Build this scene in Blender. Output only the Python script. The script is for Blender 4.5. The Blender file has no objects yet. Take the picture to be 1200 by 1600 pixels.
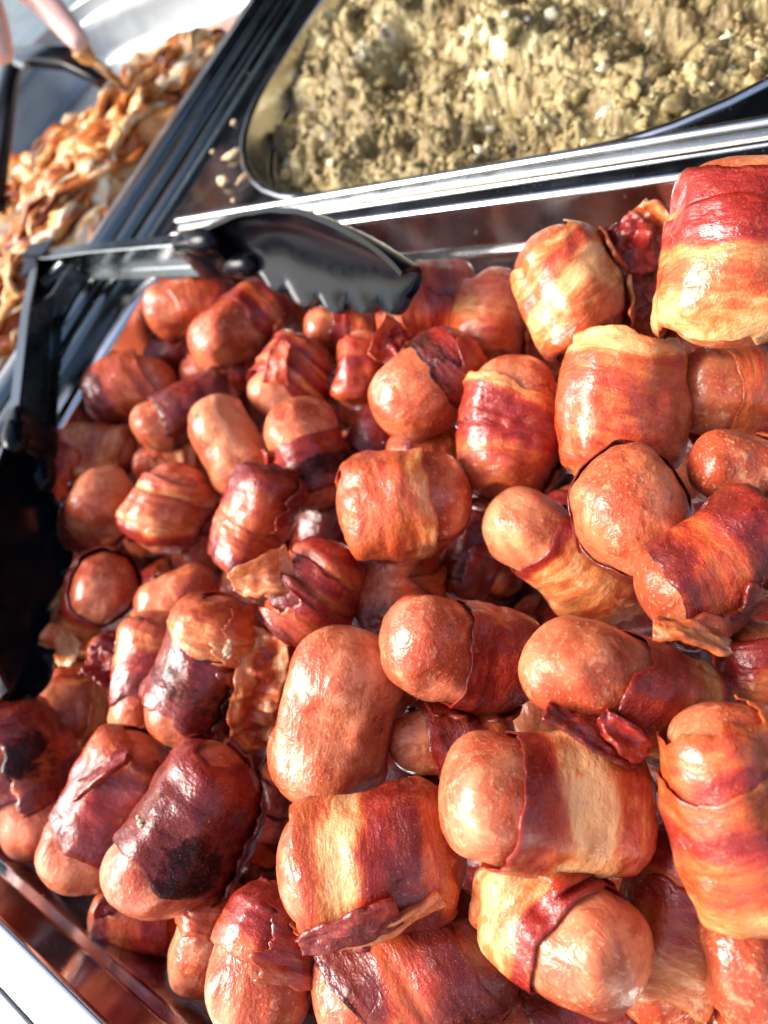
import bpy, math
import numpy as np
from mathutils import Matrix, Vector

rad = math.radians
S = bpy.context.scene
C = S.collection
RNG = np.random.default_rng(7)

# ------------------------------------------------------------------ camera
# world: z = 0 is the plane of the pan rims, x along the back rim, y away from the customer side
R = np.array([[0.77694976, 0.1308601, -0.61581223],
              [0.38887676, -0.86899752, 0.30597088],
              [-0.49509992, -0.47719907, -0.72605587]])   # columns: right, down, forward
CAM = np.array([0.0, 0.0, 0.19])
FPX, CX, CY = 1200.0, 600.0, 800.0

cam = bpy.data.cameras.new('camera')
co = bpy.data.objects.new('camera', cam)
C.objects.link(co)
M = Matrix.Identity(4)
for i in range(3):
    M[i][0], M[i][1], M[i][2], M[i][3] = R[i, 0], -R[i, 1], -R[i, 2], CAM[i]
co.matrix_world = M
cam.sensor_fit = 'HORIZONTAL'
cam.sensor_width = 36
cam.lens = 36
cam.clip_start, cam.clip_end = 0.01, 200
cam.dof.use_dof = True
cam.dof.focus_distance = 0.192
cam.dof.aperture_fstop = 16.5
S.camera = co

# ------------------------------------------------------------------ sky, sun, exposure
SUN_EL, SUN_AZ = rad(43), rad(236)           # azimuth measured from +y towards +x
w = bpy.data.worlds.new('World')
S.world = w
w.use_nodes = True
nt = w.node_tree
sky = nt.nodes.new('ShaderNodeTexSky')
sky.sky_type = 'NISHITA'
sky.sun_disc = False
sky.sun_elevation = SUN_EL
sky.sun_rotation = SUN_AZ
sky.air_density, sky.dust_density, sky.ozone_density = 1.0, 4.0, 0.8
nt.links.new(sky.outputs[0], nt.nodes['Background'].inputs[0])
nt.nodes['Background'].inputs[1].default_value = 0.11
sl = bpy.data.lights.new('sun', 'SUN')
sl.energy = 2.8
sl.angle = rad(34)
sl.color = (1.0, 0.97, 0.93)
so = bpy.data.objects.new('sun', sl)
C.objects.link(so)
sd = Vector((math.sin(SUN_AZ) * math.cos(SUN_EL), math.cos(SUN_AZ) * math.cos(SUN_EL), math.sin(SUN_EL)))
so.rotation_euler = sd.to_track_quat('Z', 'Y').to_euler()
so.location = sd * 5
S.view_settings.view_transform = 'Standard'
S.view_settings.look = 'None'
S.view_settings.exposure = 1.56
S.view_settings.gamma = 1
S.render.engine = 'CYCLES'
S.cycles.use_denoising = True
S.cycles.max_bounces = 8
S.cycles.sample_clamp_indirect = 6

# ------------------------------------------------------------------ helpers
def ray(px, py):
    return R @ np.array([px - CX, py - CY, FPX])

def at(px, py, z):
    r = ray(px, py)
    return CAM + r * ((z - CAM[2]) / r[2])

def at_depth(px, py, d):
    return CAM + ray(px, py) * (d / FPX)

def depth(p):
    return float((np.asarray(p) - CAM) @ R[:, 2])

def img2world(dx, dy, dz):
    return R @ np.array([dx, dy, dz], float)

def _h(ix, iy, iz, seed):
    n = (ix * 374761393 + iy * 668265263 + iz * 2147483647 + seed * 974634777) & 0xFFFFFFFF
    n = ((n ^ (n >> 13)) * 1274126177) & 0xFFFFFFFF
    n = ((n ^ (n >> 16)) * 2246822519) & 0xFFFFFFFF
    return ((n ^ (n >> 15)) & 0xFFFF) / 65535.0

def vnoise(x, y, z, seed=0):
    x, y, z = np.broadcast_arrays(np.asarray(x, float), np.asarray(y, float), np.asarray(z, float))
    ix, iy, iz = (np.floor(a).astype(np.int64) for a in (x, y, z))
    fx, fy, fz = x - ix, y - iy, z - iz
    fx, fy, fz = (f * f * f * (f * (f * 6 - 15) + 10) for f in (fx, fy, fz))
    def c(a, b, d):
        return _h(ix + a, iy + b, iz + d, seed)
    l = lambda a, b, t: a + (b - a) * t
    return l(l(l(c(0, 0, 0), c(1, 0, 0), fx), l(c(0, 1, 0), c(1, 1, 0), fx), fy),
             l(l(c(0, 0, 1), c(1, 0, 1), fx), l(c(0, 1, 1), c(1, 1, 1), fx), fy), fz) * 2 - 1

def fbm(x, y, z, seed=0, o=3):
    s, a, f = 0, 1.0, 1.0
    for k in range(o):
        s = s + a * vnoise(np.asarray(x) * f, np.asarray(y) * f, np.asarray(z) * f, seed + k * 17)
        a *= 0.5
        f *= 2.03
    return s / 1.6

def sstep(a, b, x):
    t = np.clip((x - a) / (b - a), 0, 1)
    return t * t * (3 - 2 * t)

def mesh_from(name, V, Fc, smooth=True, attrs=None, mat=None, sharp=None):
    V = np.asarray(V, np.float64)
    me = bpy.data.meshes.new(name)
    me.from_pydata([tuple(v) for v in V.tolist()], [], [tuple(f) for f in Fc])
    if smooth:
        me.polygons.foreach_set('use_smooth', [True] * len(me.polygons))
    for k, a in (attrs or {}).items():
        a = np.asarray(a, np.float32)
        if a.ndim == 1:
            at_ = me.attributes.new(k, 'FLOAT', 'POINT')
            at_.data.foreach_set('value', a)
        else:
            at_ = me.attributes.new(k, 'FLOAT_VECTOR', 'POINT')
            at_.data.foreach_set('vector', a.ravel())
    if mat:
        me.materials.append(mat)
    me.update()
    if sharp:
        me.set_sharp_from_angle(angle=rad(sharp))
    return me

def link(name, me, parent=None):
    o = bpy.data.objects.new(name, me)
    C.objects.link(o)
    if parent:
        o.parent = parent
    return o

def tag(o, label=None, cat=None, group=None, kind=None):
    if label: o['label'] = label
    if cat: o['category'] = cat
    if group: o['group'] = group
    if kind: o['kind'] = kind
    return o

def empty(name, loc=(0, 0, 0)):
    o = bpy.data.objects.new(name, None)
    o.empty_display_size = 0.01
    o.location = tuple(loc)
    C.objects.link(o)
    return o

def grid_faces(nu, nv, cu=False, cv=False, off=0):
    f = []
    for i in range(nu if cu else nu - 1):
        i2 = (i + 1) % nu
        for j in range(nv if cv else nv - 1):
            j2 = (j + 1) % nv
            f.append((off + i * nv + j, off + i2 * nv + j, off + i2 * nv + j2, off + i * nv + j2))
    return f

class MB:
    """collects vertices and faces of one mesh"""
    def __init__(s):
        s.V, s.F, s.A = [], [], []
    def add(s, V, F, a=0.0):
        o = len(s.V)
        s.V += [tuple(map(float, v)) for v in V]
        s.F += [tuple(o + k for k in f) for f in F]
        s.A += [float(a)] * len(V) if np.isscalar(a) else [float(k) for k in a]
        return s
    def grid(s, P, cu=False, cv=False, a=0.0):
        P = np.asarray(P)
        nu, nv = P.shape[:2]
        return s.add(P.reshape(-1, 3), grid_faces(nu, nv, cu, cv), a)
    def sweep(s, path, prof, ups=None, closed=False, caps=True):
        """prof: (n,2) offsets along side and up; path (m,3)"""
        path = np.asarray(path, float)
        m = len(path)
        if closed:
            T = np.roll(path, -1, 0) - np.roll(path, 1, 0)
        else:
            T = np.gradient(path, axis=0)
        T /= np.linalg.norm(T, axis=1)[:, None] + 1e-12
        if ups is None:
            ups = np.tile([0, 0, 1.0], (m, 1))
        ups = np.broadcast_to(np.asarray(ups, float), (m, 3))
        side = np.cross(T, ups)
        side /= np.linalg.norm(side, axis=1)[:, None] + 1e-12
        up = np.cross(side, T)
        prof = np.asarray(prof, float)
        if prof.ndim == 2:
            prof = np.broadcast_to(prof, (m,) + prof.shape)
        P = path[:, None] + side[:, None] * prof[..., :1] + up[:, None] * prof[..., 1:]
        n = P.shape[1]
        o = len(s.V)
        s.add(P.reshape(-1, 3), grid_faces(m, n, closed, True))
        if caps and not closed:
            s.F.append(tuple(o + k for k in range(n))[::-1])
            s.F.append(tuple(o + (m - 1) * n + k for k in range(n)))
        return s
    def build(s, name, mat, parent=None, smooth=True, sharp=35, attr=None):
        me = mesh_from(name, s.V, s.F, smooth, {attr: s.A} if attr else None, mat, sharp)
        return link(name, me, parent)

def circ(r, n=12, ry=None):
    a = np.arange(n) * 2 * math.pi / n
    return np.stack([r * np.cos(a), (ry or r) * np.sin(a)], 1)

def rrect(x0, x1, y0, y1, r, n=8):
    """rounded rectangle, counter-clockwise"""
    pts = []
    for cx, cy, a0 in ((x1 - r, y1 - r, 0), (x0 + r, y1 - r, 90), (x0 + r, y0 + r, 180), (x1 - r, y0 + r, 270)):
        for k in range(n + 1):
            a = rad(a0 + 90 * k / n)
            pts.append((cx + r * math.cos(a), cy + r * math.sin(a)))
    return np.array(pts)

# ------------------------------------------------------------------ materials
class NT:
    def __init__(s, name):
        s.m = bpy.data.materials.new(name)
        s.m.use_nodes = True
        s.t = s.m.node_tree
        s.b = s.t.nodes['Principled BSDF']
    def n(s, typ, **kw):
        nd = s.t.nodes.new(typ)
        for k, v in kw.items():
            setattr(nd, k, v)
        return nd
    def l(s, a, b):
        s.t.links.new(a, b)
    def inp(s, sock, v):
        if hasattr(v, 'is_linked'):
            s.l(v, sock)
        else:
            sock.default_value = v
    def math(s, op, a, b=0.0, clamp=False):
        nd = s.n('ShaderNodeMath', operation=op, use_clamp=clamp)
        s.inp(nd.inputs[0], a); s.inp(nd.inputs[1], b)
        return nd.outputs[0]
    def rng(s, v, a, b, c=0.0, d=1.0, smooth=True):
        nd = s.n('ShaderNodeMapRange', interpolation_type='SMOOTHSTEP' if smooth else 'LINEAR')
        s.inp(nd.inputs[0], v)
        for k, x in enumerate((a, b, c, d)):
            s.inp(nd.inputs[k + 1], x)
        return nd.outputs[0]
    def mix(s, f, a, b, typ='MIX'):
        nd = s.n('ShaderNodeMix', data_type='RGBA', blend_type=typ)
        s.inp(nd.inputs[0], f)
        for k, x in ((6, a), (7, b)):
            if isinstance(x, tuple) and len(x) == 3:
                x = x + (1,)
            s.inp(nd.inputs[k], x)
        return nd.outputs[2]
    def attr(s, name, obj=False):
        nd = s.n('ShaderNodeAttribute', attribute_name=name, attribute_type='OBJECT' if obj else 'GEOMETRY')
        return nd
    def noise(s, vec, scale, detail=3.0, rough=0.55, dist=0.0, dim='3D', w=None):
        nd = s.n('ShaderNodeTexNoise', noise_dimensions=dim)
        if vec is not None: s.l(vec, nd.inputs['Vector'])
        nd.inputs['Scale'].default_value = scale
        nd.inputs['Detail'].default_value = detail
        nd.inputs['Roughness'].default_value = rough
        nd.inputs['Distortion'].default_value = dist
        if w is not None: s.inp(nd.inputs['W'], w)
        return nd.outputs[0]
    def vscale(s, vec, x, y, z):
        nd = s.n('ShaderNodeVectorMath', operation='MULTIPLY')
        s.l(vec, nd.inputs[0]); nd.inputs[1].default_value = (x, y, z)
        return nd.outputs[0]
    def coord(s, which='Object'):
        return s.n('ShaderNodeTexCoord').outputs[which]
    def bump(s, h, strength, dist, normal=None):
        nd = s.n('ShaderNodeBump')
        nd.inputs['Strength'].default_value = strength
        nd.inputs['Distance'].default_value = dist
        s.l(h, nd.inputs['Height'])
        if normal is not None: s.l(normal, nd.inputs['Normal'])
        return nd.outputs[0]
    def set(s, **kw):
        for k, v in kw.items():
            k = k.replace('_', ' ')
            if isinstance(v, tuple) and len(v) == 3 and k.endswith(('Color', 'Tint')):
                v = v + (1,)
            s.inp(s.b.inputs[k], v)
        return s.m

def mat_sausage():
    t = NT('sausage_skin')
    oc = t.coord()
    seed = t.attr('seed', True).outputs['Fac']
    tone = t.attr('tone', True).outputs['Fac']      # 0 pale peach .. 1 deep orange brown
    pink = t.attr('pink', True).outputs['Fac']
    roast = t.attr('roast').outputs['Fac']
    n0 = t.noise(oc, 34, 3, 0.55, 0.8, '4D', seed)
    n1 = t.noise(oc, 95, 4, 0.62, 1.0, '4D', seed)
    n2 = t.noise(oc, 330, 3, 0.6, 0.0, '4D', seed)
    n3 = t.noise(oc, 1000, 2, 0.5, 0.0, '4D', seed)
    wr = t.noise(t.vscale(oc, 1.0, 1.0, 0.35), 190, 4, 0.6, 1.2, '4D', seed)
    base = t.mix(tone, (0.74, 0.285, 0.125), (0.47, 0.060, 0.012))
    base = t.mix(pink, base, (0.64, 0.165, 0.092))
    base = t.mix(t.math('MULTIPLY', t.rng(n0, 0.41, 0.58), 0.85), base, (0.40, 0.046, 0.011))
    base = t.mix(t.math('MULTIPLY', t.rng(n1, 0.45, 0.66), 0.55), base, (0.33, 0.030, 0.012))
    base = t.mix(t.math('MULTIPLY', t.rng(n1, 0.45, 0.30), 0.5), base, (0.77, 0.33, 0.150))
    base = t.mix(t.math('MULTIPLY', t.rng(n2, 0.56, 0.70), 0.45), base, (0.76, 0.37, 0.18))
    base = t.mix(t.math('MULTIPLY', t.rng(n2, 0.40, 0.26), 0.4), base, (0.33, 0.05, 0.02))
    n4 = t.noise(oc, 120, 4, 0.68, 1.0, '4D', seed)
    base = t.mix(t.math('MULTIPLY', t.rng(n4, 0.64, 0.68), 0.75), base, (0.17, 0.022, 0.012))
    r = t.math('ADD', roast, t.math('MULTIPLY', t.math('SUBTRACT', n1, 0.5), 0.9))
    base = t.mix(t.rng(r, 0.20, 0.8), base, (0.27, 0.032, 0.014))
    base = t.mix(t.rng(r, 0.72, 1.05), base, (0.022, 0.006, 0.006))
    n5 = t.noise(oc, 2300, 2, 0.55)
    base = t.mix(t.math('MULTIPLY', t.rng(n3, 0.58, 0.70), 0.38), base, (0.82, 0.47, 0.25))
    base = t.mix(t.math('MULTIPLY', t.rng(n3, 0.40, 0.28), 0.25), base, (0.36, 0.06, 0.02))
    grain = t.rng(n0, 0.40, 0.60, 0.25, 1.0)
    h = t.math('ADD', t.math('MULTIPLY', t.math('ADD', n2, t.math('ADD', t.math('MULTIPLY', n3, 0.6), t.math('MULTIPLY', n5, 0.25))), grain), t.math('ADD', t.math('MULTIPLY', wr, 0.9), t.math('MULTIPLY', n1, 0.8)))
    b1 = t.bump(h, 0.5, 0.0012)
    b2 = t.bump(t.math('ADD', t.math('MULTIPLY', wr, 0.9), t.math('ADD', n1, t.math('MULTIPLY', n2, 0.25))), 0.6, 0.0013)
    rough = t.math('ADD', t.rng(n2, 0.3, 0.7, 0.10, -0.06), t.rng(n1, 0.35, 0.62, 0.24, 0.46))
    coat = t.rng(n1, 0.40, 0.66, 0.85, 0.12)
    return t.set(Base_Color=base, Roughness=rough, Normal=b1, Subsurface_Weight=0.18,
                 Subsurface_Radius=(0.0040, 0.0013, 0.0005), Subsurface_Scale=1.0, Specular_IOR_Level=0.16,
                 Coat_Weight=coat, Coat_Roughness=0.09, Coat_Normal=b2)

def mat_bacon():
    t = NT('bacon_rasher')
    seed = t.attr('seed', True).outputs['Fac']
    uv = t.attr('strip').outputs['Vector']          # metres along and across the rasher
    lean = t.attr('lean').outputs['Fac']
    roast = t.attr('roast').outputs['Fac']
    oc = t.coord()
    streak = t.noise(t.vscale(uv, 1.0, 3.0, 1.0), 85, 5, 0.62, 1.2, '4D', seed)
    fine = t.noise(t.vscale(uv, 1.0, 2.2, 1.0), 330, 4, 0.62, 0.6, '4D', seed)
    blot = t.noise(oc, 100, 4, 0.62, 0.9, '4D', seed)
    gr = t.noise(oc, 620, 3, 0.6, 0.0, '4D', seed)
    blis = t.noise(oc, 230, 4, 0.6, 0.8, '4D', seed)
    l2 = t.math('ADD', lean, t.math('ADD', t.math('MULTIPLY', t.math('SUBTRACT', streak, 0.5), 1.35), t.math('MULTIPLY', t.math('SUBTRACT', fine, 0.5), 0.45)), True)
    cr = t.n('ShaderNodeValToRGB')
    t.l(l2, cr.inputs[0])
    e = cr.color_ramp.elements
    e[0].position = 0.0; e[0].color = (0.74, 0.36, 0.145, 1)
    e[1].position = 0.98; e[1].color = (0.235, 0.013, 0.008, 1)
    for p, c in ((0.16, (0.64, 0.205, 0.060, 1)), (0.36, (0.52, 0.098, 0.024, 1)), (0.58, (0.43, 0.048, 0.016, 1)), (0.80, (0.33, 0.022, 0.010, 1))):
        x = e.new(p); x.color = c
    base = cr.outputs[0]
    base = t.mix(t.math('MULTIPLY', t.rng(blis, 0.58, 0.72), 0.35), base, (0.64, 0.23, 0.085))
    base = t.mix(t.math('MULTIPLY', t.rng(fine, 0.42, 0.28), 0.35), base, (0.24, 0.022, 0.010))
    r = t.math('ADD', roast, t.math('MULTIPLY', t.math('SUBTRACT', blot, 0.5), 1.1))
    base = t.mix(t.math('MULTIPLY', t.rng(r, 0.08, 0.60), 0.9), base, t.mix(l2, (0.38, 0.070, 0.014), (0.125, 0.009, 0.006)))
    r2 = t.math('ADD', r, t.math('ADD', t.math('MULTIPLY', t.math('SUBTRACT', blis, 0.5), 1.0), t.math('MULTIPLY', t.math('SUBTRACT', gr, 0.5), 0.7)))
    base = t.mix(t.rng(r2, 0.72, 1.30), base, (0.022, 0.004, 0.004))
    mic = t.noise(oc, 2200, 2, 0.55)
    base = t.mix(t.math('MULTIPLY', t.rng(mic, 0.62, 0.72), 0.25), base, (0.80, 0.46, 0.25))
    h = t.math('ADD', t.math('ADD', t.math('MULTIPLY', streak, 0.8), t.math('MULTIPLY', blis, 0.9)), t.math('ADD', t.math('MULTIPLY', fine, 0.6), t.math('ADD', t.math('MULTIPLY', gr, 0.5), t.math('MULTIPLY', mic, 0.22))))
    b1 = t.bump(h, 0.5, 0.0011)
    b2 = t.bump(t.math('ADD', t.math('MULTIPLY', streak, 0.6), t.math('ADD', t.math('MULTIPLY', blis, 1.0), t.math('MULTIPLY', gr, 0.3))), 0.55, 0.0012)
    rough = t.math('ADD', t.rng(gr, 0.3, 0.7, 0.10, -0.05), t.rng(blot, 0.36, 0.62, 0.20, 0.40))
    burnt = t.rng(r2, 0.80, 1.1)
    coat = t.math('MULTIPLY', t.rng(blot, 0.38, 0.66, 0.95, 0.2), t.math('SUBTRACT', 1.0, t.math('MULTIPLY', burnt, 0.7)))
    spec = t.math('SUBTRACT', 0.18, t.math('MULTIPLY', burnt, 0.1))
    return t.set(Base_Color=base, Roughness=rough, Normal=b1, Subsurface_Weight=0.09,
                 Subsurface_Radius=(0.0035, 0.0009, 0.0003), Subsurface_Scale=1.0, Specular_IOR_Level=spec,
                 Coat_Weight=coat, Coat_Roughness=0.07, Coat_Normal=b2)

def mat_steel(name, col, rough, brush=(1, 60, 60), smear=0.12, scale=25.0, bumpy=0.0):
    t = NT(name)
    oc = t.coord()
    n1 = t.noise(t.vscale(oc, *brush), scale, 3)
    n2 = t.noise(oc, 45, 4, 0.6)
    n3 = t.noise(oc, 900, 2, 0.5)
    spk = t.rng(n3, 0.70, 0.76)
    r = t.math('ADD', t.rng(n2, 0.35, 0.7, rough, rough + smear), t.math('MULTIPLY', t.math('SUBTRACT', n1, 0.5), 0.10))
    r = t.math('ADD', r, t.math('MULTIPLY', spk, 0.25), True)
    base = t.mix(t.rng(n2, 0.5, 0.8), col + (1,), tuple(c * 0.86 for c in col) + (1,))
    n5 = t.noise(oc, 260, 3, 0.6)
    splash = t.math('MULTIPLY', t.rng(n5, 0.70, 0.74), t.rng(n2, 0.46, 0.58))
    base = t.mix(t.math('MULTIPLY', splash, 0.8), base, (0.42, 0.33, 0.22))
    nrm = t.bump(n1, 0.05, 0.0003)
    if bumpy:
        nrm = t.bump(t.noise(oc, 14, 2), bumpy, 0.004, nrm)
    return t.set(Base_Color=base, Metallic=t.math('SUBTRACT', 1.0, splash), Roughness=r, Normal=nrm)

def mat_plain(name, col, rough, spec=0.5, ns=120, var=0.25, bstr=0.2, bd=0.0004, sss=0.0, rad_=(0.003, 0.001, 0.0005), coat=0.0):
    t = NT(name)
    oc = t.coord()
    n1 = t.noise(oc, ns, 4, 0.6)
    base = t.mix(t.rng(n1, 0.3, 0.7), tuple(c * (1 - var) for c in col) + (1,), tuple(min(1, c * (1 + var)) for c in col) + (1,))
    kw = dict(Base_Color=base, Roughness=t.rng(n1, 0.3, 0.7, rough * 0.85, min(1, rough * 1.2)), Specular_IOR_Level=spec,
              Normal=t.bump(n1, bstr, bd))
    if sss: kw.update(Subsurface_Weight=sss, Subsurface_Radius=rad_, Subsurface_Scale=1.0)
    if coat: kw.update(Coat_Weight=coat, Coat_Roughness=0.1)
    return t.set(**kw)

def mat_ramp(name, stops, rough, spec, fine=500, bstr=0.5, bd=0.0012, sss=0.15, coat=0.0):
    """colour from the point attribute tint (0..1) broken up by noise"""
    t = NT(name)
    oc = t.coord()
    tint = t.attr('tint').outputs['Fac']
    n1 = t.noise(oc, fine, 4, 0.62)
    n2 = t.noise(oc, fine * 0.28, 3, 0.6, 0.4)
    v = t.math('ADD', tint, t.math('ADD', t.math('MULTIPLY', t.math('SUBTRACT', n1, 0.5), 0.55), t.math('MULTIPLY', t.math('SUBTRACT', n2, 0.5), 0.7)), True)
    cr = t.n('ShaderNodeValToRGB')
    t.l(v, cr.inputs[0])
    e = cr.color_ramp.elements
    e[0].position, e[0].color = stops[0][0], stops[0][1] + (1,)
    e[1].position, e[1].color = stops[-1][0], stops[-1][1] + (1,)
    for p, c in stops[1:-1]:
        x = e.new(p); x.color = c + (1,)
    return t.set(Base_Color=cr.outputs[0], Roughness=rough, Specular_IOR_Level=spec, Normal=t.bump(n1, bstr, bd),
                 Subsurface_Weight=sss, Subsurface_Radius=(0.002, 0.001, 0.0005), Subsurface_Scale=1.0,
                 Coat_Weight=coat, Coat_Roughness=0.15)

MS, MBAC = mat_sausage(), mat_bacon()
M_STEEL = mat_steel('polished_steel', (0.36, 0.38, 0.39), 0.12, (1, 40, 40))
M_PAN = mat_steel('pan_steel', (0.60, 0.60, 0.60), 0.13, (1, 25, 25), 0.10, 25, 0.10)
M_TRAY = mat_steel('dull_steel', (0.34, 0.36, 0.37), 0.42, (1, 20, 20), 0.12)
M_ARM = mat_steel('tong_steel', (0.13, 0.145, 0.155), 0.2, (1, 40, 40))
M_DARK = mat_steel('dark_counter_steel', (0.21, 0.228, 0.23), 0.15, (1, 30, 30), 0.10)
M_BLACK = mat_plain('black_nylon', (0.003, 0.004, 0.006), 0.18, 0.16, 300, 0.3, 0.15, 0.0003)
M_CLOTH = mat_plain('added_canopy_black', (0.016, 0.016, 0.018), 0.9, 0.1)
M_WHITE = mat_plain('white_board', (0.82, 0.83, 0.82), 0.35, 0.5, 60, 0.03)
M_SKIN = mat_plain('skin', (0.70, 0.42, 0.35), 0.45, 0.4, 90, 0.10, 0.2, 0.0005, 0.25, (0.006, 0.002, 0.001))
M_CRUMB = mat_plain('crumb', (0.68, 0.48, 0.27), 0.6, 0.3, 900, 0.3, 0.5, 0.0006, 0.2)
M_FROTH = mat_plain('froth', (0.86, 0.72, 0.52), 0.35, 0.5, 900, 0.15, 0.5, 0.0006, 0.3)
M_STUFF = mat_ramp('stuffing_crumb', [(0.0, (0.050, 0.032, 0.010)), (0.25, (0.13, 0.082, 0.026)), (0.5, (0.215, 0.158, 0.060)), (0.78, (0.37, 0.290, 0.130)), (1.0, (0.74, 0.66, 0.47))], 0.48, 0.35, 480, 0.6, 0.0013, 0.2, 0.05)
M_MEAT = mat_ramp('shredded_meat', [(0.0, (0.09, 0.018, 0.006)), (0.3, (0.42, 0.085, 0.012)), (0.55, (0.62, 0.22, 0.045)), (0.8, (0.80, 0.47, 0.19)), (1.0, (0.88, 0.74, 0.54))], 0.36, 0.4, 170, 0.5, 0.002, 0.15, 0.1)
M_FLOOR = mat_plain('pavement', (0.22, 0.21, 0.20), 0.85, 0.3, 8, 0.2)

# ------------------------------------------------------------------ setting
def slab(mb, x0, x1, y0, y1, z0, z1, bev=0.0015):
    o = rrect(x0, x1, y0, y1, bev, 2)
    i = rrect(x0 + bev, x1 - bev, y0 + bev, y1 - bev, bev * 0.2, 2)
    n = len(o)
    P = np.zeros((3, n, 3))
    P[0, :, :2], P[0, :, 2] = o, z0
    P[1, :, :2], P[1, :, 2] = o, z1 - bev
    P[2, :, :2], P[2, :, 2] = i, z1
    b = len(mb.V)
    mb.add(P.reshape(-1, 3), grid_faces(3, n, False, True))
    mb.F.append(tuple(b + 2 * n + k for k in range(n)))
    mb.F.append(tuple(b + k for k in range(n))[::-1])

# counter: one dark steel sheet with a rectangular opening under each pan
def plate_with_holes(xs, ys, holes, z0, z1, radii):
    mb = MB()
    xs, ys = sorted(xs), sorted(ys)
    for i in range(len(xs) - 1):
        for j in range(len(ys) - 1):
            cx, cy = (xs[i] + xs[i + 1]) / 2, (ys[j] + ys[j + 1]) / 2
            if any(h[0] < cx < h[1] and h[2] < cy < h[3] for h in holes):
                continue
            mb.add([(xs[i], ys[j], z1), (xs[i + 1], ys[j], z1), (xs[i + 1], ys[j + 1], z1), (xs[i], ys[j + 1], z1)], [(0, 1, 2, 3)])
    for h, r in zip(holes, radii):      # rounded corners of each opening
        for cx, cy, sx, sy in ((h[0], h[2], 1, 1), (h[1], h[2], -1, 1), (h[1], h[3], -1, -1), (h[0], h[3], 1, -1)):
            P = [(cx, cy, z1)] + [(cx + sx * (r - r * math.cos(rad(a))), cy + sy * (r - r * math.sin(rad(a))), z1) for a in range(0, 91, 6)]
            F = [(0, k, k + 1) for k in range(1, len(P) - 1)]
            mb.add(P, F if sx * sy < 0 else [f[::-1] for f in F])
    for h in holes:
        a = np.array([(h[0], h[2]), (h[1], h[2]), (h[1], h[3]), (h[0], h[3])])
        P = np.zeros((2, 4, 3)); P[0, :, :2] = a; P[1, :, :2] = a; P[0, :, 2] = z1; P[1, :, 2] = z0
        mb.grid(P, False, True)
    return mb

HOLES = [(-0.405, 0.010, -0.098, 0.232), (-0.414, -0.027, 0.2535, 0.553), (-0.974, -0.488, 0.036, 0.669)]
XS = [-1.6, -0.974, -0.488, -0.414, -0.405, -0.027, 0.010, 0.9]
YS = [-0.1075, -0.098, 0.036, 0.232, 0.2535, 0.553, 0.669, 1.3]
tag(plate_with_holes(XS, YS, HOLES, -0.14, -0.006, (0.052, 0.122, 0.088)).build('counter', M_DARK, smooth=False), kind='structure')
mb = MB(); slab(mb, -1.6, 0.9, -0.36, -0.109, -0.05, -0.0035, 0.002)
tag(mb.build('front_shelf', M_WHITE), kind='structure')
mb = MB(); mb.add([(-12, -12, -0.95), (12, -12, -0.95), (12, 12, -0.95), (-12, 12, -0.95)], [(0, 1, 2, 3)])
tag(mb.build('ground', M_FLOOR, smooth=False), kind='structure')
# unseen black canopy and back sheet, added so the steel mirrors something dark
mb = MB()
slab(mb, -4.0, 3.0, 1.25, 3.6, 1.25, 1.27, 0.004)
slab(mb, -4.0, 3.0, 3.60, 3.62, -0.95, 1.27, 0.004)
tag(mb.build('added_canopy', M_CLOTH), kind='structure')

# ------------------------------------------------------------------ steel food pans
def gastro_pan(name, x0, x1, y0, y1, r, depth_, ledge, label, mat, flange=0.010, zf=0.0, draft=0.012):
    root = empty(name, ((x0 + x1) / 2, (y0 + y1) / 2, -depth_))
    ox, oy, oz = root.location
    arc = lambda cx, cz, r, a0, a1, n: [(cx + r * math.cos(rad(a0 + (a1 - a0) * k / n)), cz + r * math.sin(rad(a0 + (a1 - a0) * k / n))) for k in range(n + 1)]
    # (outset, z) from the outer lip over the flange to the top of the wall
    prof = [(flange + 0.0006, zf - 0.006)] + arc(flange - 0.0012, zf - 0.0018, 0.0018, 0, 90, 8) + arc(0.0026, zf - 0.0026, 0.0026, 90, 180, 10) + [(0.0, zf - 0.003)]
    rim_n = len(prof)
    wall = [(0.0, zf - 0.003), (-0.0012, zf - ledge + 0.002), (-0.0018, zf - ledge + 0.0004), (-0.0042, zf - ledge - 0.0004), (-0.0052, zf - ledge - 0.0022),
            (-0.0065, zf - ledge - 0.012), (-draft, zf - depth_ + 0.012), (-draft - 0.002, zf - depth_ + 0.005), (-draft - 0.006, zf - depth_ + 0.001), (-draft - 0.013, zf - depth_)]
    def rings(pr):
        P = []
        for o, z in pr:
            a = rrect(x0 - o, x1 + o, y0 - o, y1 + o, max(0.006, r + o), 10)
            P.append(np.column_stack([a[:, 0] - ox, a[:, 1] - oy, np.full(len(a), z - oz)]))
        return np.array(P)
    f = MB(); f.grid(rings(prof), False, True)
    f.build('rim', mat, root, sharp=20)
    b = MB(); P = rings(wall); b.grid(P, False, True)
    n = P.shape[1]
    b.F.append(tuple((len(wall) - 1) * n + k for k in range(n)))
    b.build('basin', mat, root, sharp=60)
    tag(root, label, 'food pan')
    return root

gastro_pan('steel_pan', -0.393, 0.0, -0.091, 0.2235, 0.045, 0.10, 0.022, 'deep stainless steel pan heaped with bacon wrapped sausages', M_PAN)
gastro_pan('steel_pan', -0.411, -0.030, 0.2565, 0.550, 0.122, 0.10, 0.022, 'stainless steel pan filled with crumbly stuffing behind the sausage pan', M_PAN, 0.005, -0.0048)
gastro_pan('steel_pan', -0.960, -0.500, 0.050, 0.655, 0.08, 0.065, 0.018, 'stainless steel pan of orange shredded meat at the far left', M_TRAY, 0.012)

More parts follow.
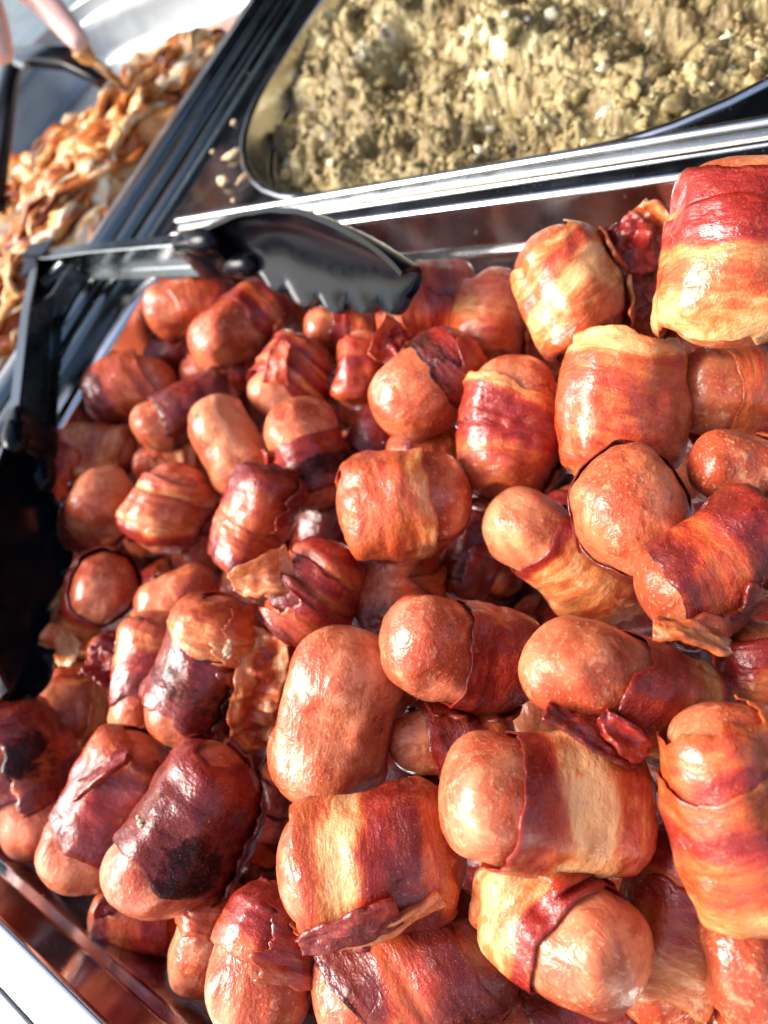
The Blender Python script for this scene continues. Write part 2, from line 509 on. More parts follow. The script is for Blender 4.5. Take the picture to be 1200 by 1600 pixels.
# bright bar that carries the rims of the two pans
root = empty('support_bar', (-0.15, 0.2405, -0.004))
mb = MB()
ar = lambda cx, cy, r, a0, a1, n: [(cx + r * math.cos(rad(a0 + (a1 - a0) * k / n)), cy + r * math.sin(rad(a0 + (a1 - a0) * k / n))) for k in range(n + 1)]
prof = [(-0.0066, -0.002)] + ar(-0.0056, 0.0026, 0.0010, 180, 90, 8) + [(-0.0046, 0.0036)] + ar(-0.0046, 0.0030, 0.0006, 90, 0, 6) + [(-0.0040, 0.0022), (-0.0036, 0.0018), (0.0008, 0.0018), (0.0018, 0.0022)] + ar(0.0042, 0.0034, 0.0024, 175, 0, 20) + [(0.0066, -0.002)]
prof = [(-a, b) for a, b in prof]
mb.sweep([(-0.2525, 0, 0.0003), (-0.2515, 0, 0.0003), (-0.1, 0, 0.0003), (0.1, 0, 0.0003), (0.4, 0, 0.0003)], prof)
mb.build('bar', M_STEEL, root, sharp=20)
g = MB()
g.sweep([(-0.247, -0.0030, 0.0030), (0.0, -0.0030, 0.0030), (0.39, -0.0030, 0.0030)], circ(0.0009, 6))
g.build('grease_line', mat_plain('cream_grease', (0.70, 0.58, 0.40), 0.5, 0.4, 300, 0.3), root)
tag(root, 'bright steel bar lying between the sausage pan and stuffing pan', 'bar')

# dark rounded rails between the left pan and the other two
for k, (x, rr, h, lab) in enumerate(((-0.479, 0.0085, 0.004, 'dark steel rail next to the shredded meat pan'),
                                     (-0.4585, 0.0062, 0.003, 'middle one of the three dark steel rails left of the stuffing'),
                                     (-0.437, 0.0058, 0.002, 'dark steel rail nearest the stuffing pan'))):
    root = empty('counter_rail', (x, 0.35, -0.006))
    a = np.linspace(0, math.pi, 13)
    prof = np.column_stack([rr * np.cos(a), h + rr * 0.75 * np.sin(a)])
    prof = np.vstack([[(rr, 0)], prof, [(-rr, 0)]])
    mb = MB(); mb.sweep([(0, -0.46, 0), (0, -0.2, 0), (0, 0.2, 0), (0, 0.75, 0)], prof)
    mb.build('rail', M_DARK, root, sharp=50)
    tag(root, lab, 'rail')

# ------------------------------------------------------------------ bacon-wrapped sausages
BAND = {'F': (0.0, 0.0), 'T': (0.20, 0.03), 'O': (0.44, 0.12), 'P': (0.50, -0.15), 'L': (0.95, 0.05), 'M': (1.0, 0.42), 'D': (1.0, 0.95)}
TINT = {'pale': (0.02, 0.05), 'tan': (0.34, 0.05), 'peach': (0.22, 0.28), 'pink': (0.3, 0.6), 'orange': (0.62, 0.1), 'brown': (0.9, 0.15)}

def prof_r(s, e):
    return np.sqrt(np.clip(1 - np.abs(s) ** e, 0, 1))

def build_sausage(spec, idx, pos, Rr, hl):
    """local frame: z = axis towards end A, x = towards the viewer"""
    rng = np.random.default_rng(1000 + idx)
    a, tl = rad(spec['ang']), rad(spec.get('tilt', 0))
    ax = img2world(math.cos(a) * math.cos(tl), math.sin(a) * math.cos(tl), -math.sin(tl))
    view = CAM - pos
    view /= np.linalg.norm(view)
    xl = view - ax * (view @ ax)
    if np.linalg.norm(xl) < 0.2:
        xl = R @ np.array([0, -1.0, 0]); xl = xl - ax * (xl @ ax)
    xl /= np.linalg.norm(xl)
    yl = np.cross(ax, xl)
    root = bpy.data.objects.new('bacon_wrapped_sausage' if spec.get('wraps') else 'sausage', None)
    C.objects.link(root)
    root.empty_display_size = 0.01
    Mx = Matrix.Identity(4)
    for i in range(3):
        Mx[i][0], Mx[i][1], Mx[i][2], Mx[i][3] = xl[i], yl[i], ax[i], pos[i]
    root.matrix_world = Mx
    e = max(2.3, 2.35 * hl / Rr) * spec.get('blunt', rng.uniform(0.95, 1.45))
    sd = idx * 31 + 5
    bend = spec.get('bend', rng.uniform(-0.20, 0.20)) * Rr
    bdir = rng.uniform(0, 6.28)
    ell = 1 + rng.uniform(-0.07, 0.07)
    taper = spec.get('taper', rng.uniform(-0.06, 0.06))
    wraps = spec.get('wraps', [])
    def centre(s):
        b = bend * (s ** 2 - 0.3)
        return b * math.cos(bdir), b * math.sin(bdir)
    def place(s, th, r):
        bx, by = centre(s)
        return np.stack([bx + r * np.cos(th) * ell, by + r * np.sin(th) / ell, s * hl], -1)
    chars = spec.get('char', [])      # (s, theta deg, size, strength)
    def charf(s, th):
        v = np.zeros(np.broadcast(s, th).shape)
        for cs, ct, size, st in chars:
            dth = (th - rad(ct) + math.pi) % (2 * math.pi) - math.pi
            d = np.sqrt(((s - cs) * hl / Rr) ** 2 + dth ** 2)
            v = np.maximum(v, st * (1 - sstep(size * 0.45, size, d)))
        return v
    # the sausage itself
    nu, nv = 64, 48
    s = np.sin(np.linspace(-1, 1, nv) * math.pi / 2)
    th = np.arange(nu) * 2 * math.pi / nu
    T, SS = np.meshgrid(th, s, indexing='ij')
    cx, cy, cz = np.cos(T) * 1.1, np.sin(T) * 1.1, SS * hl / Rr
    def core_r(SS, T):
        cx, cy, cz = np.cos(T) * 1.1, np.sin(T) * 1.1, SS * hl / Rr
        k = 1 + 0.19 * fbm(cx * 0.85, cy * 0.85, cz * 0.85, sd, 2) + 0.075 * fbm(cx * 2.1, cy * 2.1, cz * 1.3, sd + 21, 2) + taper * SS
        sq = 0
        for (lo, hi) in [(q['lo'], q['hi']) for q in wraps]:
            m = sstep(lo - 0.12, lo + 0.12, SS) * (1 - sstep(hi - 0.12, hi + 0.12, SS))
            sq = np.maximum(sq, m)
        return Rr * k * ((0.95 if wraps else 1.0) - 0.03 * sq)
    rr = core_r(SS, T) * prof_r(SS, e) * (1 + 0.022 * fbm(cx * 3.3, cy * 3.3, cz * 2.2, sd + 3, 3) + 0.010 * fbm(cx * 8, cy * 8, cz * 5, sd + 4, 2))
    puck = sstep(0.70, 0.98, np.abs(SS)) * (np.abs(SS) < 0.999)
    rr = rr * (1 + 0.035 * puck * np.sin(5 * T + 4 * fbm(cx, cy, cz, sd + 15, 2)) * fbm(cx * 1.5, cy * 1.5, 3, sd + 16, 2))
    P = place(SS, T, rr)
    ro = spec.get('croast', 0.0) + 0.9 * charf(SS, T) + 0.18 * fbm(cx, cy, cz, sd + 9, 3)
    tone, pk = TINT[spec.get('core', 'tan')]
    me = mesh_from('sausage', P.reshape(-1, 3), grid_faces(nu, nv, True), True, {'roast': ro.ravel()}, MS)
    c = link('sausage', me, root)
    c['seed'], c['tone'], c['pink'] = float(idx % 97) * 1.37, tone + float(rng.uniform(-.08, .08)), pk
    # rashers
    for wi, q in enumerate(wraps):
        lo, hi, bands = q['lo'], q['hi'], q['bands']
        turns, th0 = q.get('turns', 1.35), rad(q.get('th', rng.uniform(100, 260)))
        hw = q.get('hw', (hi - lo) * 0.40)
        c0, c1 = lo + hw, hi - hw
        if q.get('rev'): c0, c1 = c1, c0
        hand = q.get('hand', 1)
        nt_, nv_ = int(84 * turns) + 8, 30
        t = np.linspace(0, 1, nt_)
        v = np.linspace(-1, 1, nv_)
        TT, VV = np.meshgrid(t, v, indexing='ij')
        L = turns * 2 * math.pi * Rr
        U = TT * L / Rr
        ws = sd + 50 + wi * 7
        wid = 1 + 0.16 * fbm(U * 0.8, 0.3, wi, ws, 2)
        edge_p = 0.10 * fbm(U * 1.6, 5.1, 0, ws + 1, 5) * (VV > 0) * np.abs(VV) ** 3
        edge_n = 0.10 * fbm(U * 1.6, 9.7, 0, ws + 2, 5) * (VV < 0) * np.abs(VV) ** 3
        skew, skp = q.get('skew', rng.uniform(0.04, 0.16)), rng.uniform(0, 6.28)
        THs = th0 + hand * TT * turns * 2 * math.pi
        SSw = skew * np.cos(THs - skp) + (c0 + (c1 - c0) * TT) + VV * hw * wid + (edge_p + edge_n) * (0.7 + 0.3 * hl / Rr) * 0.8
        endrag = 0.05 * fbm(VV * 2.5, 3.3, 0, ws + 3, 3) * sstep(0.8, 1, TT)
        TH = th0 + hand * (TT + endrag) * turns * 2 * math.pi
        S2 = np.clip(SSw, -1.06, 1.06)
        base = 1.03 * core_r(np.clip(S2, -1, 1), TH) * np.maximum(prof_r(np.clip(S2, -1, 1), e * 1.7), q.get('collar', 0.52))
        wr = 0.030 * Rr * fbm(U * 0.8, VV * 2.6, 0, ws + 4, 3) + 0.024 * Rr * fbm(U * 2.2, VV * 1.6, 1.5, ws + 5, 4) + 0.020 * Rr * fbm(U * 1.1, VV * 5.5, 2, ws + 8, 3)
        lift = q.get('lift', 0.10) * Rr * sstep(0.9, 1, TT) + Rr * 0.022 * np.abs(VV) ** 6 * (0.6 + fbm(U * 0.9, 7.7, 0, ws + 6, 2))
        lay = 0.0004 + 0.0011 * np.clip(TT * turns - 0.55, 0, 9) / 0.9
        rad_ = base + (lay + lift) * q.get('tight', 1.0) + wr
        dh = 0.0009 * (1 - 0.8 * np.abs(VV) ** 4)
        Pt = place(S2, TH, rad_ + dh)
        Pb = place(S2, TH, np.maximum(rad_ - dh * 0.6, Rr * 0.3))
        # bands across the rasher
        nb = len(bands)
        pos_b = ((VV * (-1 if q.get('flip') else 1) + 1) / 2) * nb + 0.95 * fbm(U * 0.7, VV * 0.9, 4, ws + 7, 4) * min(1, nb / 3)
        lv = np.zeros_like(VV); rv = np.zeros_like(VV); wsum = np.zeros_like(VV)
        for k, ch in enumerate(bands):
            dist = np.abs(pos_b - (k + 0.5))
            if k == 0: dist = np.where(pos_b < 0.5, 0, dist)
            if k == nb - 1: dist = np.where(pos_b > nb - 0.5, 0, dist)
            wk = np.clip(1 - sstep(0.25, 0.75, dist), 1e-4, 1)
            lv += wk * BAND[ch][0]; rv += wk * BAND[ch][1]; wsum += wk
        lv /= wsum; rv /= wsum
        rv = rv + spec.get('roast', 0.0) + charf(S2, TH) + 0.5 * sstep(0.86, 1.0, np.abs(VV)) * (0.5 + fbm(U * 1.3, VV, 11, ws + 12, 2)) + 0.3 * sstep(0.975, 1.0, TT)
        rv = rv + 0.20 * fbm(U * 0.5, VV, 8, ws + 9, 3)
        uvw = np.stack([U * Rr, VV * hw * hl, np.zeros_like(VV)], -1)
        V = np.concatenate([Pt.reshape(-1, 3), Pb.reshape(-1, 3)])
        n = nt_ * nv_
        F = grid_faces(nt_, nv_) + [f[::-1] for f in grid_faces(nt_, nv_, off=n)]
        bd = [i * nv_ for i in range(nt_)] + [(nt_ - 1) * nv_ + j for j in range(1, nv_)] + [i * nv_ + nv_ - 1 for i in range(nt_ - 2, -1, -1)] + [j for j in range(nv_ - 2, 0, -1)]
        F += [(bd[k], bd[k - 1], bd[k - 1] + n, bd[k] + n) for k in range(len(bd))]
        if hand < 0: F = [f[::-1] for f in F]
        me = mesh_from('rasher', V, F, True, {'lean': np.tile(lv.ravel(), 2), 'roast': np.tile(rv.ravel(), 2), 'strip': np.tile(uvw.reshape(-1, 3), (2, 1))}, MBAC)
        b = link('rasher', me, root)
        b['seed'] = float((idx * 7 + wi * 3) % 89) * 1.13
    # loose ends of rasher that stick out; path points (px, py, mm towards the viewer)
    inv = Mx.inverted()
    d0 = depth(pos)
    for fi, q in enumerate(spec.get('flaps', [])):
        pts = np.array([at_depth(p[0], p[1], d0 - Rr * 0.85 - p[2] * 0.001) for p in q['path']])
        m = 40
        tk = np.linspace(0, len(pts) - 1, m)
        k0 = np.clip(tk.astype(int), 0, len(pts) - 2)
        fr = (tk - k0)[:, None]
        pp = np.vstack([2 * pts[0] - pts[1], pts, 2 * pts[-1] - pts[-2]])
        p0, p1, p2, p3 = pp[k0], pp[k0 + 1], pp[k0 + 2], pp[k0 + 3]
        pth = 0.5 * (2 * p1 + (p2 - p0) * fr + (2 * p0 - 5 * p1 + 4 * p2 - p3) * fr ** 2 + (3 * p1 - p0 - 3 * p2 + p3) * fr ** 3)
        tan = np.gradient(pth, axis=0); tan /= np.linalg.norm(tan, axis=1)[:, None]
        vd = -R[:, 2]
        sidev = np.cross(tan, vd); sidev /= np.linalg.norm(sidev, axis=1)[:, None]
        nrm = np.cross(sidev, tan)
        tw = np.radians(np.interp(tk / (len(pts) - 1), [0, 1], q.get('twist', (0, 25))))[:, None]
        sd2 = sidev * np.cos(tw) + nrm * np.sin(tw)
        nr2 = nrm * np.cos(tw) - sidev * np.sin(tw)
        W = q['w'] * d0 / FPX / 2
        nv_ = 18
        v = np.linspace(-1, 1, nv_)
        ln = np.linalg.norm(pts[-1] - pts[0])
        TTf, VVf = np.meshgrid(np.linspace(0, 1, m), v, indexing='ij')
        Uf = TTf * ln / Rr
        ws = sd + 400 + fi * 11
        wv = VVf * W * (1 + 0.25 * fbm(Uf * 2.0, 1, 0, ws, 3)) * (1 - 0.5 * sstep(0.85, 1, TTf) * np.abs(VVf)) + W * 0.16 * fbm(Uf * 4, VVf, 2, ws + 1, 3)
        rip = q.get('rip', 0.12) * W * 2 * (fbm(Uf * 2.8, VVf * 1.2, 1, ws + 2, 3)) + q.get('cup', 0.35) * W * VVf ** 2
        th_ = 0.0014 * (1 - 0.75 * np.abs(VVf) ** 5)
        Pm = pth[:, None] + sd2[:, None] * wv[..., None]
        along = tan[:, None] * (0.12 * W * fbm(VVf * 3, 4, 0, ws + 3, 3) * sstep(0.8, 1, TTf))[..., None]
        Pt = Pm + along + nr2[:, None] * (rip + th_)[..., None]
        Pb = Pm + along + nr2[:, None] * (rip - th_)[..., None]
        V = np.concatenate([Pt.reshape(-1, 3), Pb.reshape(-1, 3)])
        Mi = np.array(inv)
        V = V @ Mi[:3, :3].T + Mi[:3, 3]
        n = m * nv_
        F = grid_faces(m, nv_) + [f[::-1] for f in grid_faces(m, nv_, off=n)]
        bd = [i * nv_ for i in range(m)] + [(m - 1) * nv_ + j for j in range(1, nv_)] + [i * nv_ + nv_ - 1 for i in range(m - 2, -1, -1)] + [j for j in range(nv_ - 2, 0, -1)]
        F += [(bd[k], bd[k - 1], bd[k - 1] + n, bd[k] + n) for k in range(len(bd))]
        bands = q['bands']; nb = len(bands)
        pb = np.clip((VVf + 1) / 2 * nb + 0.6 * fbm(Uf, VVf, 4, ws + 4, 3), 0, nb - 0.001)
        lv = np.array([BAND[ch][0] for ch in bands])[pb.astype(int)]
        rv = np.array([BAND[ch][1] for ch in bands])[pb.astype(int)] + 0.4 * sstep(0.8, 1, np.abs(VVf)) + 0.3 * sstep(0.9, 1, TTf) + 0.25 * fbm(Uf, VVf * 2, 6, ws + 5, 3)
        uvw = np.stack([Uf * Rr, VVf * W, np.zeros_like(VVf)], -1)
        me = mesh_from('loose_end', V, F, True, {'lean': np.tile(lv.ravel(), 2), 'roast': np.tile(rv.ravel(), 2), 'strip': np.tile(uvw.reshape(-1, 3), (2, 1))}, MBAC)
        b = link('loose_end', me, root)
        b['seed'] = float((idx * 5 + fi) % 83) * 1.7
    tag(root, spec['label'], 'sausage', spec.get('group', 'bacon wrapped sausages heaped in the pan'))
    return root

def W_(lo, hi, bands, **k):
    return dict(lo=lo, hi=hi, bands=bands, **k)

# one row per sausage: middle in the photograph, direction of end A (0 right, 90 down), length and width in
# photograph pixels, tilt of end A towards the viewer, height of the middle (mm), rank in the heap (0 = on top)
def Sg(x, y, ang, L, W, label, tilt=0, z=0, lay=0, core='tan', wraps=(), **k):
    return dict(x=x, y=y, ang=ang, L=L, W=W, label=label, tilt=tilt, z=z, lay=lay, core=core, wraps=list(wraps), **k)

SAUSAGES = [
 # back left, under and below the tongs
 Sg(300, 478, 170, 150, 88, 'sausage with purple charred top tucked under the steel tong arm', z=-16, core='tan', wraps=[W_(-1, .55, 'MPO')], char=[(.2, -60, 1.0, .7)]),
 Sg(372, 512, 140, 165, 108, 'smooth orange nub below where the tong arm meets its black scoop', z=-22, core='orange', tilt=20, wraps=[W_(-1, .05, 'LOL')]),
 Sg(440, 478, 170, 120, 92, 'orange sausage half hidden behind the scalloped lower edge of the scoop', z=-26, lay=1, core='orange', wraps=[W_(-.8, .6, 'OLO')]),
 Sg(275, 552, 160, 125, 75, 'dark red sausage low in the back left corner of the heap', z=-34, lay=2, core='brown', wraps=[W_(-1, .7, 'LM')]),
 Sg(205, 612, 160, 150, 105, 'pink orange sausage touching the curved back left corner of the pan', z=-20, core='orange', wraps=[W_(-.7, .9, 'POPM')], roast=.1),
 Sg(290, 642, 150, 168, 88, 'brown red sausage with dark rimmed pale end left of the bare peach sausage', z=-17, core='tan', tilt=15, wraps=[W_(-1, .7, 'MLM')], roast=.25),
 Sg(456, 592, 118, 145, 112, 'stripy orange red sausage with diagonal rasher and pink bulge above the bare peach one', z=-14, core='peach', wraps=[W_(-.9, .75, 'OLTL', turns=2.4, hw=.34, skew=.2)], flaps=[dict(path=[(432, 600, 1), (436, 560, 4), (446, 535, 3)], w=34, bands='P')]),
 Sg(345, 580, 175, 130, 70, 'dark sausage glimpsed behind the brown red one near the back', z=-32, lay=2, core='brown', wraps=[W_(-.8, .8, 'MO')]),
 Sg(537, 516, 185, 125, 86, 'orange sausage poking out beneath the tip of the black scoop', z=-22, lay=1, core='orange', wraps=[W_(-1, .45, 'OL')]),
 Sg(565, 578, 95, 125, 78, 'raw looking pink red sausage squeezed below the scoop tip', z=-20, lay=1, core='pink', wraps=[W_(-.9, .9, 'PLP')]),
 Sg(360, 697, 64, 166, 116, 'bare peach coloured sausage without any bacon', z=-12, core='pale', taper=.0, blunt=1.25),
 Sg(482, 708, -110, 180, 116, 'sausage with pale pink tip and maroon lower half beside the bare peach one', z=-10, core='peach', wraps=[W_(-1, .25, 'MDL')], roast=.15),
 Sg(536, 640, 180, 95, 62, 'small brown sausage end peeping up above the middle of the heap', z=-24, lay=2, core='orange', wraps=[W_(-.9, .2, 'O')]),
 Sg(140, 706, 178, 150, 84, 'tan brown sausage with shiny pink rasher end beside the black tong head', z=-20, core='tan', wraps=[W_(-.95, .9, 'TOTP', hw=.8)], roast=.1, flaps=[dict(path=[(100, 690, 2), (84, 730, 3), (72, 785, 0)], w=50, bands='PLP', twist=(20, 60))]),
 Sg(150, 802, -42, 150, 116, 'rounded orange sausage end ringed by a brown rasher near the black tong head', tilt=48, z=-16, core='tan', wraps=[W_(-1, .25, 'OTM', skew=.18, tight=.3)], roast=.1),
 Sg(266, 794, 118, 148, 110, 'orange and tan striped sausage below the bare peach one', z=-13, core='orange', wraps=[W_(-.85, .98, 'OTL', hw=.5, turns=2.1)], roast=.05),
 Sg(268, 722, 170, 120, 72, 'tan sausage scrap behind the orange and tan striped one', z=-24, lay=1, core='tan', wraps=[W_(-.8, .8, 'TO')]),
 Sg(400, 815, 113, 182, 118, 'sausage capped by a charred maroon rasher with grainy brown middle', z=-7, core='brown', wraps=[W_(-1, .2, 'MLO', hw=.55), W_(.0, .85, 'OM', hw=.4)], char=[(-.75, 0, .8, .25)]),
 Sg(318, 842, 112, 125, 78, 'small orange sausage end behind the maroon capped one', z=-22, lay=1, core='orange', wraps=[W_(-1, .1, 'L')]),
 # left, beside the black tong head
 Sg(150, 940, -52, 160, 118, 'upright sausage with a thick purple red rasher over its tan end', tilt=42, z=-16, core='tan', wraps=[W_(-1, .62, 'TFTL', hw=.8, collar=.6, skew=.25, tight=.3)], flaps=[dict(path=[(108, 985, -3), (95, 1010, -5), (86, 1028, -9)], w=60, bands='FT', twist=(0, 10))]),
 Sg(277, 935, -30, 135, 92, 'smooth pale sausage behind the pair of bacon wrapped ones at left', z=-19, lay=1, core='tan'),
 Sg(232, 1055, 104, 205, 98, 'tan sausage of the touching pair, the slimmer one at left', z=-12, lay=1, core='peach', wraps=[W_(-.9, .55, 'OTLM', hw=.6)], roast=.1),
 Sg(313, 1050, 112, 248, 136, 'sausage with a big maroon charred rasher patch and a tan crumb on it', z=-2, core='peach', wraps=[W_(-1, -.35, 'OT', hw=.32), W_(-.45, .55, 'MDM', hw=.48, th=200)], char=[(.45, -25, .5, .45)]),
 Sg(195, 1030, 20, 120, 66, 'crumpled dark red bacon scrap between the purple topped sausage and the pair', z=-18, lay=1, core='brown', wraps=[W_(-.9, .9, 'MLM', turns=1.6)], flaps=[dict(path=[(140, 1030, 3), (165, 1045, 8), (192, 1080, 3)], w=46, bands='MLM', rip=.35, twist=(0, 60)), dict(path=[(205, 990, 2), (200, 1020, 8), (185, 1075, 4)], w=40, bands='LM', rip=.35, twist=(50, -20))]),
 Sg(492, 925, 122, 175, 128, 'glossy dark striped sausage with a frothy amber rasher end sticking out left', z=-5, core='brown', wraps=[W_(-1, 1, 'LOM', hw=.5, turns=2.4)], roast=.1, flaps=[dict(path=[(455, 880, 0), (420, 895, 3), (362, 905, 2)], w=62, bands='TT', rip=.1)]),
 Sg(415, 1075, 108, 190, 84, 'rippled hanging bacon end left of the large bare tan sausage', z=-16, lay=1, core='tan', wraps=[W_(-.95, .95, 'OLTO', hw=.85, turns=1.2)], flaps=[dict(path=[(425, 985, 0), (412, 1050, 5), (395, 1110, 4), (400, 1160, 0)], w=70, bands='TPT', rip=.3, twist=(-10, 25))]),
 Sg(522, 1120, -80, 288, 176, 'large smooth tan sausage standing in the middle with small brown scars', z=6, core='tan', wraps=[], bend=.02, croast=.02, char=[(-.25, 20, .22, .55), (.3, 35, .16, .5)]),
 Sg(125, 1118, 205, 158, 122, 'tan nub with a pink rasher edge just below the black tong head', tilt=30, z=-16, core='tan', wraps=[W_(-1, .1, 'OT'), W_(.2, .8, 'P', hw=.3, turns=.5, th=60)]),
 Sg(48, 1215, 68, 250, 138, 'sausage with a blackened top at the far left edge', z=-18, core='pink', wraps=[W_(-1, .35, 'MPM')], char=[(-.25, -10, .8, 1.1)]),
 Sg(168, 1268, 122, 262, 138, 'red streaked sausage with dark curled rasher edge and pale grainy nub', z=-12, core='peach', wraps=[W_(-1, .38, 'OLLM', hw=.6, th=150, lift=.2)], flaps=[dict(path=[(125, 1240, 3), (160, 1210, 6), (205, 1178, 3)], w=34, bands='ML', twist=(60, 70))]),
 Sg(285, 1297, 124, 278, 180, 'big sausage with a blackened rasher and grainy pinkish nub at lower left', z=0, core='pink', tilt=10, wraps=[W_(-1, .42, 'LMMM', hw=.66, th=170)], roast=.25, char=[(.15, -25, .75, .6)]),
 Sg(215, 1432, 190, 150, 92, 'small dark red sausage pressed against the pan wall under the blackened one', z=-34, lay=2, core='orange', wraps=[W_(-.95, .8, 'LOM')], flaps=[dict(path=[(175, 1405, 2), (160, 1415, 3), (156, 1430, 2)], w=26, bands='M')]),
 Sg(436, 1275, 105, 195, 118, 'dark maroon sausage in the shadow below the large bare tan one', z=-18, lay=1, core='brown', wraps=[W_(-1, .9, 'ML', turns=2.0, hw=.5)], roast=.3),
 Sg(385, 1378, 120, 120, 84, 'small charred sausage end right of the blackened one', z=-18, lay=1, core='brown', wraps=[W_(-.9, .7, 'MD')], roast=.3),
 Sg(325, 1462, 105, 180, 116, 'pale tan nub half behind the grainy orange one at the bottom', z=-16, lay=1, core='peach', wraps=[W_(-1, -.2, 'O')]),
 Sg(416, 1500, 104, 222, 182, 'grainy orange brown nub at the bottom left of centre', tilt=22, z=2, core='orange', wraps=[W_(-1, .12, 'MLO')], croast=.2),
 # bottom
 Sg(580, 1345, 168, 300, 198, 'sausage with tan, pale and glossy deep red bands, lower centre', z=12, core='orange', wraps=[W_(-1, 1, 'OMLFO', hw=.86, turns=1.35, th=130, skew=.10)], char=[(-.35, -10, .35, .35)], flaps=[dict(path=[(620, 1415, 3), (540, 1450, 4), (470, 1470, 1)], w=52, bands='ML', twist=(20, 10)), dict(path=[(690, 1400, 0), (600, 1450, 2), (520, 1475, 0)], w=26, bands='TT', twist=(20, 30))]),
 Sg(648, 1525, 158, 330, 222, 'large glossy maroon charred sausage at the bottom edge', z=6, core='pink', wraps=[W_(-1, .9, 'MPM', hw=.58, turns=2.0)], roast=.25, char=[(-.2, -60, 1.0, .3)]),
 Sg(848, 1252, 184, 328, 208, 'sausage with pale pink nub, bright red middle band and fatty right end', z=14, core='peach', tilt=12, blunt=1.6, wraps=[W_(-1, .42, 'PFFL', hw=.7, turns=1.15, th=150, skew=.12)]),
 Sg(884, 1452, 18, 236, 206, 'round smooth nub in a red rasher collar, lower right', tilt=46, z=19, lay=.20, core='peach', wraps=[W_(-1, .12, 'TFTL', hw=.6, collar=.72)]),
 Sg(1055, 1440, 108, 330, 172, 'long red and orange banded sausage standing right of the collared nub', z=0, lay=1, core='orange', wraps=[W_(-1, 1, 'LOT', hw=.55, turns=2.1)], roast=.05),
 Sg(1156, 1275, 74, 358, 194, 'fat orange red sausage on the right edge', z=9, lay=0, core='orange', wraps=[W_(-1, .95, 'OLOPT', hw=.62, turns=2.0, skew=.03)], roast=.1),
 Sg(1165, 1505, 80, 180, 140, 'grainy pink red sausage in the lower right corner', z=4, lay=.6, core='pink', croast=.2),
 # right and middle
 Sg(988, 806, 212, 212, 196, 'shiny orange nub facing up in a maroon rasher ring', tilt=66, z=6, core='orange', wraps=[W_(-1, .18, 'LMM', hw=.5, skew=.10, tight=.25)], roast=.1, taper=.02, croast=.06),
 Sg(874, 868, 218, 278, 148, 'sausage with pale tip, maroon band and tan fatty body right of centre', z=2, core='pale', wraps=[W_(-.95, .38, 'TOTTTL', hw=.62, turns=1.2, th=140)], flaps=[dict(path=[(930, 895, 0), (965, 915, 2), (990, 940, 1)], w=50, bands='TT')]),
 Sg(718, 1014, 196, 248, 168, 'sausage with broad pink nub and dark red rasher in the centre', tilt=22, z=4, core='pink', wraps=[W_(-1, .18, 'MLL', hw=.55)], char=[(.05, 75, .6, .5)]),
 Sg(984, 1080, 204, 362, 168, 'long sausage with golden nub and torn dark rasher edges hanging below', z=12, lay=-.05, core='orange', tilt=10, wraps=[W_(-1, .36, 'PMTOLL', hw=.62, turns=1.25, th=150)], flaps=[dict(path=[(850, 1110, 0), (920, 1150, 2), (1000, 1190, 0)], w=50, bands='LM', twist=(50, 30), rip=.3), dict(path=[(1020, 985, 4), (1075, 990, 6), (1135, 1015, 4)], w=40, bands='OT', twist=(60, 40), rip=.2), dict(path=[(940, 1125, 2), (975, 1150, 5), (1000, 1180, 3)], w=46, bands='L', rip=.3)]),
 Sg(1120, 884, 150, 262, 172, 'maroon glossy sausage with white glints at the right edge', z=6, core='orange', wraps=[W_(-1, .95, 'LMPM', hw=.74, turns=1.6)], roast=.15),
 Sg(632, 786, 176, 214, 156, 'stubby orange brown sausage with one central rasher band', z=4, core='orange', wraps=[W_(-.38, .92, 'TOPO', hw=.6)], croast=.1, taper=-.04),
 Sg(798, 670, 97, 232, 152, 'upright tan and red banded sausage left of the plain pink barrel', z=0, core='tan', wraps=[W_(-.55, .15, 'TLL', hw=.32), W_(.0, 1, 'LOO', hw=.45)], roast=.1),
 Sg(668, 606, 148, 190, 142, 'orange sausage crossed by a dark maroon rasher edge', z=-4, core='orange', wraps=[W_(-1, -.05, 'PLD', hw=.45)], croast=.08),
 Sg(971, 638, 92, 226, 182, 'plain pink barrel shaped sausage with creamy fat at its top', z=6, core='pink', blunt=1.8, taper=0, bend=0, wraps=[W_(-1, .97, 'FPPPPP', hw=.97, turns=1.1, th=150, collar=.8)], roast=-.15),
 Sg(888, 460, 68, 212, 156, 'pinkish tan sausage leaning on the back wall of the pan', z=2, core='pink', wraps=[W_(-.97, .95, 'TPFTP', hw=.74, turns=1.35, th=160, skew=.15)], roast=-.08),
 Sg(1150, 398, 100, 290, 205, 'big striped sausage overlapping the back rim at top right', z=24, core='tan', wraps=[W_(-1, 1, 'LLTOTF', hw=.66, turns=1.9, th=150, skew=.14)], taper=-.05),
 Sg(1008, 450, 95, 190, 116, 'shadowed red sausage with curled crispy tip beside the big striped one', z=4, lay=1, core='brown', wraps=[W_(-1, .9, 'LLO')], roast=.1, flaps=[dict(path=[(1000, 430, 4), (985, 380, 7), (968, 345, 5)], w=60, bands='ML', rip=.3, twist=(0, 40)), dict(path=[(1030, 400, 2), (1035, 360, 6), (1000, 320, 6)], w=46, bands='OT', rip=.3, twist=(20, 60))]),
 Sg(1145, 614, 182, 180, 160, 'orange sausage with dark purple patch at the right edge', z=4, core='orange', wraps=[W_(-1, .5, 'LMO')], roast=.1, char=[(-.1, -20, .6, .4)]),
 Sg(1160, 732, 190, 165, 124, 'tan orange rounded end below the purple patched one', z=-2, lay=1, core='tan', wraps=[W_(-1, -.2, 'O')]),
